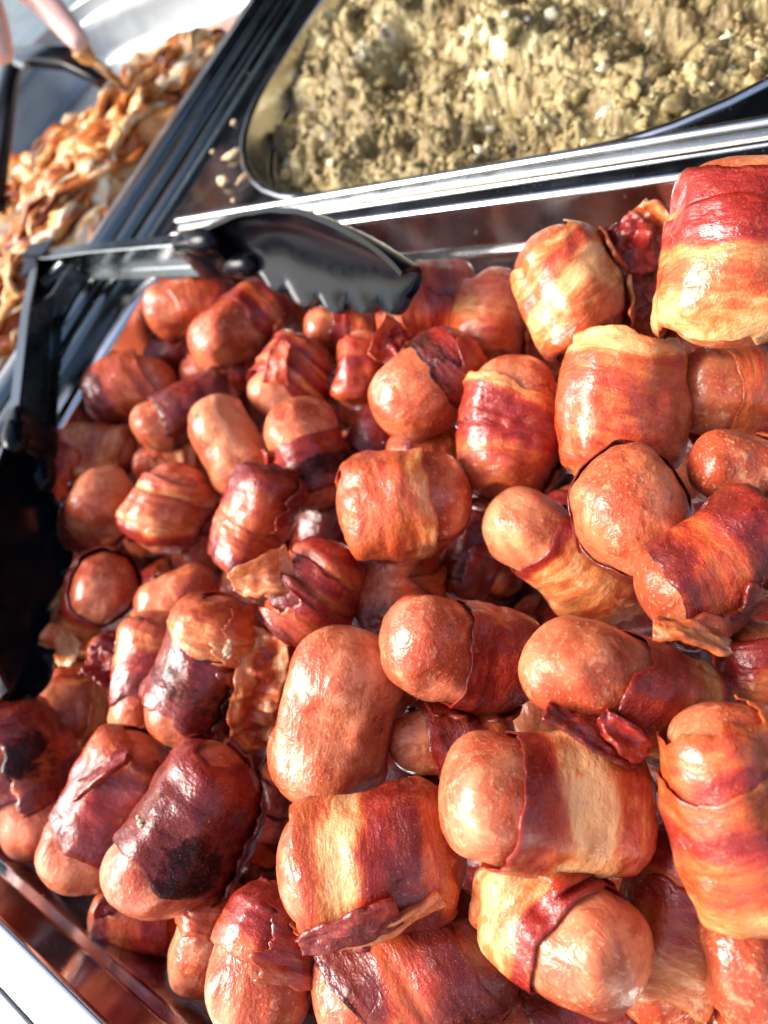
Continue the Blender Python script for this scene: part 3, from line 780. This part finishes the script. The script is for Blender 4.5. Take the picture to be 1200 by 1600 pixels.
 Sg(668, 484, 180, 165, 138, 'orange sausage in the steam right of the scoop tip', z=-5, lay=.4, core='orange', wraps=[W_(-1, .4, 'OLP')], flaps=[dict(path=[(625, 510, 2), (605, 535, 5), (595, 565, 3)], w=50, bands='LP', rip=.3)]),
 Sg(768, 500, 100, 160, 122, 'pale pink sausage in the steam against the back wall', z=-2, lay=.3, core='peach', wraps=[W_(-.9, .9, 'PTP')], roast=-.1),
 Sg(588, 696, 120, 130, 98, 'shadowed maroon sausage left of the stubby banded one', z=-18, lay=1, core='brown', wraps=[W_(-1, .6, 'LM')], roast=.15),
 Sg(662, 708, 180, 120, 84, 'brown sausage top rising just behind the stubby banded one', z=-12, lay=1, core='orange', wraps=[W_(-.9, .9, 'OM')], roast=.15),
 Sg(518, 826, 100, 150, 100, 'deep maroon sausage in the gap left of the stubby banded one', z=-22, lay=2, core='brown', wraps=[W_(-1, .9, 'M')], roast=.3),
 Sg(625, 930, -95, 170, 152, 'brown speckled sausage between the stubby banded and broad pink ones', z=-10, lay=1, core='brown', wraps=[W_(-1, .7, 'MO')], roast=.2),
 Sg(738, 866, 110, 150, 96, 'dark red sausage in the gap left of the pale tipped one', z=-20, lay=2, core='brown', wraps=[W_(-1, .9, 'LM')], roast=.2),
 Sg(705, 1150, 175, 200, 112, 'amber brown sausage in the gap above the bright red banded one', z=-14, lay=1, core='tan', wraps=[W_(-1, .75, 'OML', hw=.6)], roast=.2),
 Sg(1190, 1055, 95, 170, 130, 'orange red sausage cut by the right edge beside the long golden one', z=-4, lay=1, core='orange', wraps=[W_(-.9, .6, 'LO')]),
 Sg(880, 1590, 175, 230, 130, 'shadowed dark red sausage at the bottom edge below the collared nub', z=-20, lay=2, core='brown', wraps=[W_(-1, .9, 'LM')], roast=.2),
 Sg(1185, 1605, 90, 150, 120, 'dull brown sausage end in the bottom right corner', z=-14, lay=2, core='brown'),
 Sg(1085, 520, 90, 130, 96, 'pale sausage glimpsed below the big striped one', z=-10, lay=2, core='peach', wraps=[W_(-.9, .9, 'TP')]),
 Sg(835, 575, 100, 150, 110, 'pinkish sausage sunk between the upright banded one and the plain barrel', z=-16, lay=2, core='pink', wraps=[W_(-.9, .9, 'PO')]),
]

# the deeper layers of the heap, seen only as dark slivers between the ones above
DEEP = []
frng = np.random.default_rng(42)
for gx in np.arange(-0.372, -0.01, 0.036):
    for gy in np.arange(-0.066, 0.215, 0.036):
        DEEP.append(dict(p=np.array([gx + frng.uniform(-.009, .009), gy + frng.uniform(-.009, .009), -0.066 + frng.uniform(-.008, .006)]),
                         ang=frng.uniform(0, 360), tilt=frng.uniform(-15, 15), r=0.0148, hl=0.021))
DEEP_KEEP = [1, 2, 3, 4, 6, 11, 12, 13, 14, 19, 22, 27, 28, 30, 33, 35, 43, 45, 48, 50, 51, 52, 53, 54, 58, 59, 60, 61, 66, 67, 68, 69, 70, 73, 76]

# real size and place of each: distance from the heap height, then neighbours that would cut into each
# other are settled downwards along the line of sight until they only touch
pos, Rs, Hs, dirs = [], [], [], []
for q in SAUSAGES:
    p = at(q['x'], q['y'], q['z'] * 0.001)
    d = depth(p)
    a, tl = rad(q['ang']), rad(q['tilt'])
    dirs.append(img2world(math.cos(a) * math.cos(tl), math.sin(a) * math.cos(tl), -math.sin(tl)))
    r = q['W'] / 2 * d / FPX
    l = q['L'] * d / FPX
    full = max((l - 2 * r * 0.82) / max(math.cos(tl), 0.55) + 2 * r * 0.82, 2.35 * r)
    pos.append(p); Rs.append(r); Hs.append(full / 2)
for q in DEEP:
    a, tl = rad(q['ang']), rad(q['tilt'])
    v = np.array([math.cos(a) * math.cos(tl), math.sin(a) * math.cos(tl), math.sin(tl)])
    q['ang'] = math.degrees(math.atan2(v @ R[:, 1], v @ R[:, 0]))
    q['tilt'] = math.degrees(math.asin(-(v @ R[:, 2])))
    dirs.append(v); pos.append(q['p']); Rs.append(q['r']); Hs.append(q['hl'])
pos, Rs, Hs, dirs = np.array(pos), np.array(Rs), np.array(Hs), np.array(dirs)
order = np.array([q['lay'] * 1000 - q['y'] * 0.35 - q['z'] * 12 for q in SAUSAGES] + [9000 + k for k in range(len(DEEP))])
Q = np.linspace(-1, 1, 5)
r0, p0 = Rs.copy(), pos.copy()
for it in range(50):
    sp = pos[:, None] + dirs[:, None] * ((Hs - Rs * 0.9)[:, None] * Q)[..., None]
    moved = 0
    for i in range(len(pos)):
        for j in range(i + 1, len(pos)):
            if np.linalg.norm(pos[i] - pos[j]) > Hs[i] + Hs[j]:
                continue
            dd = np.linalg.norm(sp[i][:, None] - sp[j][None], axis=2).min()
            pen = (Rs[i] + Rs[j]) * 0.93 - dd
            if pen > 0.0008:
                k = i if order[i] > order[j] else j
                u = pos[k] - CAM
                u /= np.linalg.norm(u)
                if pos[k][2] > -0.082:
                    pos[k] = pos[k] + u * min(pen * 0.45, 0.002)
                    moved += 1
    sc = np.array([depth(p) for p in pos]) / np.array([depth(p) for p in p0])
    g = 1 + (sc - 1) * 0.8
    Hs = Hs / Rs * (r0 * g); Rs = r0 * g
    if not moved:
        break
print('sausages settled after', it, 'rounds, still moving', moved)
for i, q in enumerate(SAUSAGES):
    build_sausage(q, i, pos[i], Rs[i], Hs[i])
taken = set()
for k, q in enumerate(DEEP):
    if DEEP_KEEP is not None and k not in DEEP_KEEP:
        continue
    i = len(SAUSAGES) + k
    b = ['LM', 'OL', 'MLO', 'TLO'][k % 4]
    near = np.argsort([np.linalg.norm(np.cross(pos[i] - CAM, pos[j] - CAM)) / np.linalg.norm(pos[i] - CAM) / np.linalg.norm(pos[j] - CAM) for j in range(len(SAUSAGES))])
    j = next((j for j in near if j not in taken), near[0])
    taken.add(j)
    words = SAUSAGES[j]['label'].replace(',', '').split()[:8]
    while words[-1] in ('a', 'an', 'the', 'of', 'with', 'and', 'in', 'at', 'by', 'to', 'from', 'its', 'below', 'beside', 'behind', 'left', 'right', 'above', 'near', 'under', 'between', 'below', 'on', 'just', 'half', 'over'):
        words.pop()
    if len(words) < 5: words = SAUSAGES[j]['label'].replace(',', '').split()[:8]
    build_sausage(dict(ang=q['ang'], tilt=q['tilt'], core=['brown', 'orange', 'tan'][k % 3], croast=.1, roast=.15, wraps=[W_(-.95, .6, b)],
                       label='buried sausage in the dark gap by the ' + ' '.join(words), group='sausages buried deep in the heap'),
                  i, pos[i], Rs[i], Hs[i])

# ------------------------------------------------------------------ tongs lying open across the corner of the pan
def shell_grid(fn, ns, nphi, th):
    """two offset skins of a curved shell; fn(s, phi) -> point array (ns, nphi, 3)"""
    s = np.linspace(0, 1, ns); ph = np.linspace(-1, 1, nphi)
    SS, PH = np.meshgrid(s, ph, indexing='ij')
    P = fn(SS, PH)
    du = np.gradient(P, axis=0); dv = np.gradient(P, axis=1)
    N = np.cross(du, dv); N /= np.linalg.norm(N, axis=2)[..., None] + 1e-12
    A, B = P + N * th / 2, P - N * th / 2
    V = np.concatenate([A.reshape(-1, 3), B.reshape(-1, 3)])
    n = ns * nphi
    F = grid_faces(ns, nphi) + [f[::-1] for f in grid_faces(ns, nphi, off=n)]
    bd = [i * nphi for i in range(ns)] + [(ns - 1) * nphi + j for j in range(1, nphi)] + [i * nphi + nphi - 1 for i in range(ns - 2, -1, -1)] + [j for j in range(nphi - 2, 0, -1)]
    F += [(bd[k], bd[k - 1], bd[k - 1] + n, bd[k] + n) for k in range(len(bd))]
    return V, F

ZT = 0.0125
P0 = at(66, 408, ZT)
tongs = empty('serving_tongs', P0)
def tong_arm(end_px, tip_px, flip, ztip, roll, grow):
    E1 = at(end_px[0], end_px[1], ZT)
    TP = at(tip_px[0], tip_px[1], ztip)
    u = E1 - P0
    la = np.linalg.norm(u); u /= la
    up = np.array([0, 0, 1.0])
    inw = np.cross(u, up) * flip
    # steel channel
    m = 14
    t = np.linspace(0.0, 1, m)
    path = (t[:, None] * la) * u
    h = 0.0085 + 0.0035 * sstep(0, 0.5, t)
    d = 0.0050 + 0.0030 * sstep(0, 0.25, t)
    th = 0.0011
    prof = np.zeros((m, 12, 2))
    for k in range(m):
        H, D = h[k], d[k]
        prof[k] = [(0, -H + .0015), (0, H - .0015), (.0012, H), (D, H), (D + .0006, H - .0006), (D, H - th), (.002, H - th), (th, H - th - .001),
                   (th, -H + th + .001), (.002, -H + th), (D, -H + th), (D, -H)]
    prof[..., 0] *= flip
    mb = MB(); mb.sweep(path, prof)
    arm = mb.build('arm', M_ARM, tongs, sharp=20)
    # nylon head: a hollow scoop with scalloped edges, hollow side facing the other arm
    hv = TP - E1
    lh = np.linalg.norm(hv)
    along = hv @ u; inn = hv @ inw; upn = hv[2]
    def fn(s, ph):
        wd = 0.0115 + grow * (0.0115 * sstep(0.0, 0.45, s) - 0.003 * sstep(.55, .8, s))
        wd = wd * np.sqrt(np.clip(1 - (np.clip(s - 0.50, 0, 1) / 0.515) ** 2.2, 0.02, 1))
        sc = np.abs(np.sin(s * math.pi * 6.0)) ** 0.6 * sstep(0.16, 0.26, s)
        wd = wd * (1 + np.where(ph < 0, 0.25, 0.03) * (sc - 0.3) * sstep(0.62, 1.0, np.abs(ph)))
        a = ph * rad(74)
        dep = 0.007 + 0.006 * sstep(0, 0.4, s)
        x = along * s - 0.006 * (1 - sstep(0, .2, s))
        side = inn * (s ** 2.0) - dep * np.cos(a) + dep * 0.55
        z = wd * np.sin(a) / math.sin(rad(74))
        z = np.where(z > 0, z * (1 - 0.32 * sstep(0.05, .4, s) * (roll > 0)), z * (1 + 0.12 * sstep(0.05, .4, s) * (roll > 0)))
        ra = rad(roll) * sstep(0, 0.35, s)
        side, z = side + 0 * z, z
        s0 = inn * (s ** 2.0)
        side, z = s0 + (side - s0) * np.cos(ra) - z * np.sin(ra), z * np.cos(ra) + (side - s0) * np.sin(ra) + upn * s
        return x[..., None] * u + side[..., None] * inw + z[..., None] * up
    V, F = shell_grid(fn, 90, 33, 0.0022)
    hm = mesh_from('head', V + (E1 - P0), F, True, None, M_BLACK, 50)
    head = link('head', hm, tongs)
    # sleeve that grips the steel, with its two round lugs
    b = MB()
    k = 7
    pa = np.array([(E1 - P0) + u * x for x in np.linspace(-0.012, 0.016, k)])
    pr = np.array([rrect(-0.0012, 0.0098, -0.0138, 0.0138, 0.003, 3) * np.array([flip, 1]) * sc_ for sc_ in (.93, 1, 1, 1, .98, .9, .7)])
    b.sweep(pa, pr)
    for zz, xx in ((0.0085, 0.006), (-0.0085, 0.020)):
        c = (E1 - P0) + u * xx + up * zz + inw * 0.004
        q = np.linspace(0, math.pi, 9)
        pth = np.array([c + u * 0.013 * math.cos(a) for a in q])
        rr = np.array([max(0.0008, 0.0068 * math.sin(a) ** 0.6) for a in q])
        b.sweep(pth, np.array([circ(r, 14) for r in rr]))
    b.build('sleeve', M_BLACK, head, sharp=45)
    return u, inw
u1, i1 = tong_arm((328, 388), (640, 436), 1, 0.030, 22, 1.0)
u2, i2 = tong_arm((40, 690), (22, 1090), -1, 0.004, 0, 1.0)
# hinge
mb = MB()
mb.sweep([(0, 0, -0.011), (0, 0, 0.0112)], circ(0.0046, 18))
mb.sweep([(0, 0, 0.0105), (0, 0, 0.0125), (0, 0, 0.0134)], np.array([circ(0.0062, 18), circ(0.0055, 18), circ(0.003, 18)]))
pin = mb.build('hinge_pin', M_STEEL, tongs, sharp=40)
mb = MB()
for uu in (u1, u2):
    n = np.cross([0, 0, 1], uu)
    dz = 0.0 if uu is u1 else -0.0016
    for zz in (0.0098 + dz, -0.0098 + dz):
        a = [np.array([0, 0, zz]) + uu * x + n * y for x, y in ((-.004, -.0045), (.026, -.0062), (.026, .0062), (-.004, .0045))]
        V = a + [p + np.array([0, 0, 0.0012]) for p in a]
        mb.add(V, [(0, 1, 2, 3), (7, 6, 5, 4), (0, 4, 5, 1), (1, 5, 6, 2), (2, 6, 7, 3), (3, 7, 4, 0)])
mb.build('hinge_plate', M_BLACK, tongs, smooth=False)
# coil spring between the arms
A_, B_ = u1 * 0.034 + i1 * 0.004, u2 * 0.034 + i2 * 0.004
k = np.linspace(0, 1, 260)
ax = (B_ - A_) / np.linalg.norm(B_ - A_)
s1 = np.array([0, 0, 1.0]); s2 = np.cross(ax, s1)
pth = A_ + k[:, None] * (B_ - A_) + 0.0034 * (np.cos(k * 2 * math.pi * 13)[:, None] * s1 + np.sin(k * 2 * math.pi * 13)[:, None] * s2)
mb = MB(); mb.sweep(pth, circ(0.0006, 5), ups=ax); mb.build('spring', M_STEEL, tongs)
# folded lock tab
mb = MB()
a0 = u1 * 0.058 + i1 * 0.010; a1 = u1 * 0.060 + i1 * 0.034; a2 = u1 * 0.044 + i1 * 0.048
mb.sweep([a0, a1 * .98 + a0 * .02, a1, a2], [(0, -.006), (.0011, -.006), (.0011, .006), (0, .006)])
mb.build('lock_tab', M_STEEL, tongs)
tag(tongs, 'open tongs with steel arms and black scalloped scoops across the pan corner', 'tongs')

# ------------------------------------------------------------------ stuffing in the back pan
import bmesh
def ico(sub):
    bm = bmesh.new(); bmesh.ops.create_icosphere(bm, subdivisions=sub, radius=1)
    V = np.array([v.co[:] for v in bm.verts]); F = [tuple(v.index for v in f.verts) for f in bm.faces]
    bm.free(); return V, F
I1, I1F = ico(1)
I2, I2F = ico(2)
I3, I3F = ico(3)

def rrect_dist(x, y, x0, x1, y0, y1, r):
    qx = np.abs(x - (x0 + x1) / 2) - (x1 - x0) / 2 + r
    qy = np.abs(y - (y0 + y1) / 2) - (y1 - y0) / 2 + r
    return np.hypot(np.maximum(qx, 0), np.maximum(qy, 0)) + np.minimum(np.maximum(qx, qy), 0) - r

def worley(x, y, scale, seed):
    # ridged cell pattern: rounded lumps parted by creases
    X, Y = x * scale, y * scale
    ix, iy = np.floor(X).astype(np.int64), np.floor(Y).astype(np.int64)
    d1 = np.full(np.shape(X), 9.0)
    for i in (-1, 0, 1):
        for j in (-1, 0, 1):
            px = ix + i + _h(ix + i, iy + j, 0, seed); py = iy + j + _h(ix + i, iy + j, 7, seed)
            d1 = np.minimum(d1, np.hypot(X - px, Y - py))
    return d1
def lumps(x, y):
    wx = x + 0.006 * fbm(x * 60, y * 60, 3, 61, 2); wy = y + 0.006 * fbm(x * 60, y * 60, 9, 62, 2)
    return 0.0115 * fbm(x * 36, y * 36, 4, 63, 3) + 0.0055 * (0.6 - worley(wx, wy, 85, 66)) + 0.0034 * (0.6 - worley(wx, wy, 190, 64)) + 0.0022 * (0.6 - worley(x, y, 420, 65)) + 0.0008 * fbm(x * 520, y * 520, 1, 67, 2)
def height_stuff(x, y):
    h = -0.020 + 0.020 * fbm(x * 20, y * 20, 0, 3, 3) + lumps(x, y)
    h = h + 0.016 * sstep(0.33, 0.46, y) - 0.002
    edge = -rrect_dist(x, y, -0.401, -0.040, 0.2625, 0.540, 0.114)
    lft = sstep(-0.345, -0.400, x)
    return h - 0.012 * lft - 0.006 * sstep(.03, 0, edge)

nx, ny = 520, 390
gx, gy = np.meshgrid(np.linspace(-0.408, -0.033, nx), np.linspace(0.2585, 0.544, ny), indexing='ij')
hz = height_stuff(gx, gy)
ed = rrect_dist(gx, gy, -0.4072, -0.0338, 0.2592, 0.5440, 0.118)
hz = np.where(ed > 0, -0.06, hz)
tint = 0.44 + 24 * lumps(gx, gy) + 0.30 * fbm(gx * 110, gy * 110, 5, 8, 3) + 0.25 * fbm(gx * 22, gy * 22, 6, 12, 2)  # tint follows lump height: crease shade put into the colour, plus random tone
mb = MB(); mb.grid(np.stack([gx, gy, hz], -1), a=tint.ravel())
r2 = np.random.default_rng(5)
for k in range(2800):
    x, y = r2.uniform(-0.398, -0.045), r2.uniform(0.264, 0.53)
    if rrect_dist(x, y, -0.401, -0.040, 0.2635, 0.54, 0.114) > -0.002: continue
    sz = r2.choice([0.0013, 0.0021, 0.0036, 0.0058], p=[.36, .34, .21, .09]) * r2.uniform(.7, 1.3)
    V = I2 * (1 + 0.95 * fbm(I2[:, 0] * 1.9 + k * 3.1, I2[:, 1] * 1.9, I2[:, 2] * 1.9, 9, 3))[:, None]
    q = r2.normal(size=4); q /= np.linalg.norm(q)
    from_q = np.array(Matrix.Rotation(r2.uniform(0, 6), 3, Vector(q[:3])))
    V = (V * np.array([1, r2.uniform(.45, 1), r2.uniform(.3, .7)])) @ from_q.T * sz
    z = float(height_stuff(np.array(x), np.array(y)))
    mb.add(V + [x, y, z - sz * 0.05], I2F, float(np.clip(r2.normal(0.50, 0.13) + (0.38 if r2.random() < .09 else 0), 0, 1)))
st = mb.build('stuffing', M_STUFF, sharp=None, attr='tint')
tag(st, 'crumbly golden brown stuffing filling the pan at the back', 'stuffing', kind='stuff')

# ------------------------------------------------------------------ shredded meat in the far left pan
def height_meat(x, y):
    a, b = np.array([-0.735, 0.325]), np.array([-0.545, 0.462])
    n = np.array([b[1] - a[1], -(b[0] - a[0])]); n /= np.linalg.norm(n)
    dist = (x - a[0]) * n[0] + (y - a[1]) * n[1] + 0.025 * fbm(x * 18, y * 18, 0, 31, 2)
    core = -0.052 + 0.056 * sstep(-0.055, 0.03, dist)
    c, s = math.cos(rad(62)), math.sin(rad(62))
    uu, vv = x * c + y * s, -x * s + y * c
    core = core + 0.013 * fbm(uu * 14, vv * 48, 1, 33, 3) * sstep(-0.05, 0.0, dist) + 0.004 * fbm(uu * 50, vv * 170, 1, 35, 2) * sstep(-0.05, 0.0, dist)
    core = core - 0.03 * sstep(.02, 0.0, np.hypot(x + 0.70, y - 0.275) - 0.03)
    e = -rrect_dist(x, y, -0.95, -0.51, 0.06, 0.645, 0.07)
    return core - 0.012 * sstep(0.03, 0.0, e)
nx, ny = 150, 220
gx, gy = np.meshgrid(np.linspace(-0.82, -0.506, nx), np.linspace(0.07, 0.60, ny), indexing='ij')
hz = np.where(rrect_dist(gx, gy, -0.95, -0.506, 0.056, 0.645, 0.07) > 0, -0.0655, height_meat(gx, gy))
c, s = math.cos(rad(62)), math.sin(rad(62))
uu, vv = gx * c + gy * s, -gx * s + gy * c
tint = 0.34 + 0.7 * fbm(uu * 18 + 3, vv * 55, 4, 37, 3)
mb = MB(); mb.grid(np.stack([gx, gy, hz], -1), a=tint.ravel())
for k in range(520):
    x, y = -0.512 - 0.26 * r2.random() ** 1.2, r2.uniform(0.10, 0.52)
    z = float(height_meat(np.array(x), np.array(y)))
    if z < -0.035 or rrect_dist(x, y, -0.95, -0.51, 0.06, 0.645, 0.07) > -0.006: continue
    L = r2.uniform(0.018, 0.055); an = rad(62 + r2.normal(0, 42))
    m, nr = 19, 14
    tt = np.linspace(-1, 1, m)
    cv = r2.uniform(-.45, .45)
    xs_ = x + L * (tt * math.cos(an) - cv * tt ** 2 * math.sin(an)); ys_ = y + L * (tt * math.sin(an) + cv * tt ** 2 * math.cos(an))
    ins = rrect_dist(xs_, ys_, -0.95, -0.508, 0.06, 0.645, 0.07) < -0.004
    if not ins.all(): continue
    pth = np.column_stack([xs_, ys_, height_meat(xs_, ys_) + 0.002 + 0.006 * r2.random() * (1 - tt ** 2) + 0.0016 * np.sin(tt * 4 + k)])
    wdt = r2.uniform(0.005, 0.012)
    flat = r2.uniform(.18, .34)
    pr = []
    for i in range(m):
        r = wdt * (1 - abs(tt[i]) ** 3 * 0.8)
        c_ = circ(r, nr, r * flat)
        nz = 1 + 0.8 * fbm(c_[:, 0] / wdt * 2.2 + k * 5, c_[:, 1] / wdt * 2.2, tt[i] * 2.2, 71, 4)
        pr.append(c_ * nz[:, None])
    n0 = len(mb.V)
    mb.sweep(pth, np.array(pr), ups=(r2.normal(0, .45), r2.normal(0, .45), 1))
    tv = r2.choice([0.88, 0.52, 0.26], p=[.30, .50, .20]) + r2.normal(0, .08)
    vv = np.array(mb.V[n0:])
    vv = vv + 0.0022 * np.stack([fbm(vv[:, 0] * 130, vv[:, 1] * 130, vv[:, 2] * 130 + g * 9, 74 + g, 3) for g in range(3)], -1)
    mb.V[n0:] = [tuple(q) for q in vv]
    mb.A[n0:] = list(np.clip(tv + 0.7 * fbm((vv[:, 0] * c + vv[:, 1] * s) * 60, (-vv[:, 0] * s + vv[:, 1] * c) * 200, vv[:, 2] * 120 + k, 73, 3), 0, 1))
mt = mb.build('shredded_meat', M_MEAT, sharp=None, attr='tint')
tag(mt, 'shredded meat in orange sauce heaped in the far left pan', 'meat', kind='stuff')

# ------------------------------------------------------------------ hand with black tongs and a steel skewer over the meat
def skin_body(name, chains, mat, parent=None, sub=2):
    V, E, Rr = [], [], []
    for ch in chains:
        prev = ch.get('root')
        for p, r in ch['pts']:
            V.append(tuple(p)); Rr.append(r)
            if prev is not None: E.append((prev, len(V) - 1))
            prev = len(V) - 1
    me = bpy.data.meshes.new(name)
    me.from_pydata(V, E, [])
    me.materials.append(mat)
    o = link(name, me, parent)
    md = o.modifiers.new('skin', 'SKIN'); md.use_smooth_shade = True; md.branch_smoothing = 0.6
    for i, sv in enumerate(me.skin_vertices[0].data):
        sv.radius = (Rr[i], Rr[i] * 0.92)
        sv.use_root = (i == 0)
    o.modifiers.new('sub', 'SUBSURF').render_levels = sub
    return o
hp = lambda px, py, z: at(px, py, z)
hd = at_depth
chains = [
    {'pts': [(hd(-260, -290, 0.60), 0.028), (hd(-150, -180, 0.57), 0.026), (hd(-85, -115, 0.55), 0.033), (hd(-30, -62, 0.53), 0.025)]},
    {'root': 3, 'pts': [(hd(24, -34, 0.52), 0.0112), (hd(70, 2, 0.51), 0.0104), (hd(104, 42, 0.505), 0.0092), (hd(131, 73, 0.50), 0.0066)]},
    {'root': 3, 'pts': [(hd(34, -64, 0.55), 0.0098), (hd(84, -56, 0.56), 0.0095), (hd(120, -36, 0.56), 0.0085), (hd(134, -14, 0.56), 0.0068)]},
    {'root': 3, 'pts': [(hd(24, -88, 0.58), 0.0092), (hd(66, -92, 0.60), 0.0088), (hd(98, -74, 0.60), 0.0080), (hd(104, -52, 0.60), 0.0062)]},
    {'root': 2, 'pts': [(hd(-10, -120, 0.59), 0.0080), (hd(24, -128, 0.61), 0.0076), (hd(50, -112, 0.62), 0.0070), (hd(58, -92, 0.62), 0.0055)]},
    {'root': 2, 'pts': [(hd(-44, -40, 0.51), 0.0120), (hd(-20, 10, 0.50), 0.0115), (hd(-4, 56, 0.50), 0.0100), (hd(4, 98, 0.50), 0.0076)]},
]
hand = skin_body('person', chains, M_SKIN)
tag(hand, 'bare hand reaching in at the top left corner to hold black tongs', 'person')

bt = empty('black_tongs', at(25, 95, 0.05))
o_ = np.array(bt.location)
def bar(pts, r0, r1, name, mat, parent, o):
    pts = np.array([p - o for p in pts])
    m = len(pts)
    rs = np.linspace(r0, r1, m)
    mb = MB(); mb.sweep(pts, np.array([rrect(-r, r, -r * .55, r * .55, r * .3, 3) for r in rs]))
    return mb.build(name, mat, parent)
bar([hp(18, 92, 0.05), hp(60, 88, 0.052), hp(110, 92, 0.048), hp(150, 112, 0.036), hp(165, 122, 0.03)], 0.0095, 0.0085, 'arm', M_BLACK, bt, o_)
bar([hp(22, 90, 0.05), hp(10, 150, 0.045), hp(0, 230, 0.035), hp(-12, 330, 0.02)], 0.0095, 0.009, 'arm', M_BLACK, bt, o_)
mb = MB(); mb.sweep([hp(26, 98, 0.058) - o_, hp(42, 106, 0.058) - o_], circ(0.003, 10)); mb.build('hinge_pin', M_STEEL, bt)
tag(bt, 'plain black tongs held open in the hand above the shredded meat', 'tongs')
sk = empty('skewer', hp(205, 150, 0.01))
o_ = np.array(sk.location)
mb = MB(); mb.sweep([hp(118, 72, 0.062) - o_, hp(150, 98, 0.045) - o_, hp(180, 125, 0.025) - o_, hp(206, 152, 0.004) - o_], np.array([circ(r, 12) for r in (.0045, .004, .0034, .0022)]))
mb.build('shaft', M_STEEL, sk)
mb = MB(); mb.sweep([hp(122, 76, 0.060) - o_, hp(132, 84, 0.055) - o_, hp(143, 92, 0.0495) - o_], np.array([circ(r, 12) for r in (.0062, .0068, .0050)]))
mb.build('ferrule', mat_plain('brass', (0.5, 0.28, 0.10), 0.35, 0.5), sk)
tag(sk, 'thin shiny steel skewer pointing down from the fingertips into the meat', 'skewer')

# ------------------------------------------------------------------ crumbs
def crumb(p, size, sq, mat, label, seed, turn=0.0):
    V = I3 * (1 + 0.85 * fbm(I3[:, 0] * 1.3 + seed, I3[:, 1] * 1.3, I3[:, 2] * 1.3, 77, 4))[:, None] * np.array(sq) * size * 0.66
    V = V @ np.array(Matrix.Rotation(turn, 3, 'Z')).T
    o = link('crumb', mesh_from('crumb', V, I3F, True, None, mat))
    o.location = tuple(p)
    return tag(o, label, 'crumb', 'crumbs scattered on steel and sausages')
crumb(at(362, 242, -0.004), 0.0048, (1.9, .7, .5), M_CRUMB, 'bent pale crumb on the dark counter left of the stuffing pan corner', 1, .5)
crumb(at(348, 282, -0.003), 0.0044, (1.1, 1, .7), M_CRUMB, 'round tan crumb on the dark counter left of the stuffing pan corner', 2)
crumb(at(378, 279, -0.004), 0.0040, (.45, 1.9, .4), M_CRUMB, 'thin sliver of crumb beside the round tan one', 3, -.5)
crumb(at(365, 190, -0.005), 0.0026, (1, 1.4, .5), M_CRUMB, 'small crumb farthest back on the dark counter', 4)
crumb(at(332, 236, -0.005), 0.0022, (1.3, 1, .5), M_CRUMB, 'tiny speck of crumb left of the bent pale one', 5)
crumb(at(364, 313, -0.005), 0.0016, (1, 1, .6), M_CRUMB, 'tiny white crumb nearest the bright bar', 6)
crumb(at(912, 222, 0.001), 0.0018, (1, 1, .6), M_CRUMB, 'lone crumb on the front rim of the stuffing pan', 7)

def on_heap(key, px, py, off=0.0016):
    k = next(i for i, q in enumerate(SAUSAGES) if key in q['label'])
    o, d = CAM, ray(px, py) / np.linalg.norm(ray(px, py))
    rel = o - pos[k]
    axk = dirs[k]
    # first hit with the capsule of that sausage
    t_ = np.linspace(0.08, 0.6, 4000)
    P = o + d * t_[:, None]
    c = np.clip((P - pos[k]) @ axk, -(Hs[k] - Rs[k] * .9), Hs[k] - Rs[k] * .9)
    dist = np.linalg.norm(P - pos[k] - c[:, None] * axk, axis=1)
    hit = np.argmax(dist < Rs[k] * 1.03) if (dist < Rs[k] * 1.03).any() else np.argmin(dist)
    return P[hit] - d * off
crumb(on_heap('big maroon charred rasher patch', 356, 1012), 0.0034, (.8, 1.6, .6), M_CRUMB, 'golden flake stuck on the maroon charred patch of a sausage', 11, .4)
crumb(on_heap('big maroon charred rasher patch', 366, 1034), 0.0026, (1.4, .8, .6), M_CRUMB, 'smaller golden flake just below the one on the maroon patch', 12, .9)
crumb(on_heap('blackened rasher and grainy', 219, 1287), 0.0014, (1.2, 1, .8), M_CRUMB, 'yellow crumb on the blackened rasher at lower left', 13)
crumb(on_heap('blackened rasher and grainy', 216, 1277), 0.0009, (1, 1, .8), M_CRUMB, 'smallest yellow crumb above its neighbour on the blackened rasher', 14)
crumb(on_heap('blackened rasher and grainy', 324, 1281), 0.0010, (1.2, 1, .8), M_CRUMB, 'lone pale crumb at the right side of the blackened rasher', 15)

# faint steam rising off the food at the back of the pan
def steam(name, p, size, dens, seed, label):
    t = NT('steam_vapour')
    t.t.nodes.remove(t.b)
    out = [n for n in t.t.nodes if n.type == 'OUTPUT_MATERIAL'][0]
    oc = t.coord('Generated')
    d = t.n('ShaderNodeVectorMath', operation='DISTANCE')
    t.l(oc, d.inputs[0]); d.inputs[1].default_value = (0.5, 0.5, 0.5)
    fall = t.rng(d.outputs['Value'], 0.48, 0.10)
    n1 = t.noise(t.vscale(oc, 1.0, 1.0, 0.6), 3.2, 3, 0.55, 1.2, '4D', float(seed))
    v = t.n('ShaderNodeVolumePrincipled')
    v.inputs['Color'].default_value = (0.95, 0.96, 0.97, 1)
    t.l(t.math('MULTIPLY', t.math('MULTIPLY', fall, t.rng(n1, 0.46, 0.72)), dens), v.inputs['Density'])
    t.l(v.outputs[0], out.inputs['Volume'])
    V = I2 * np.array(size)
    o = link(name, mesh_from(name, V, I2F, True, None, t.m))
    o.location = tuple(p)
    tag(o, label, 'steam', kind='stuff')
steam('steam', at(715, 415, 0.012), (0.060, 0.030, 0.045), 9.0, 3, 'thin wisp of steam over the back of the sausage pan')
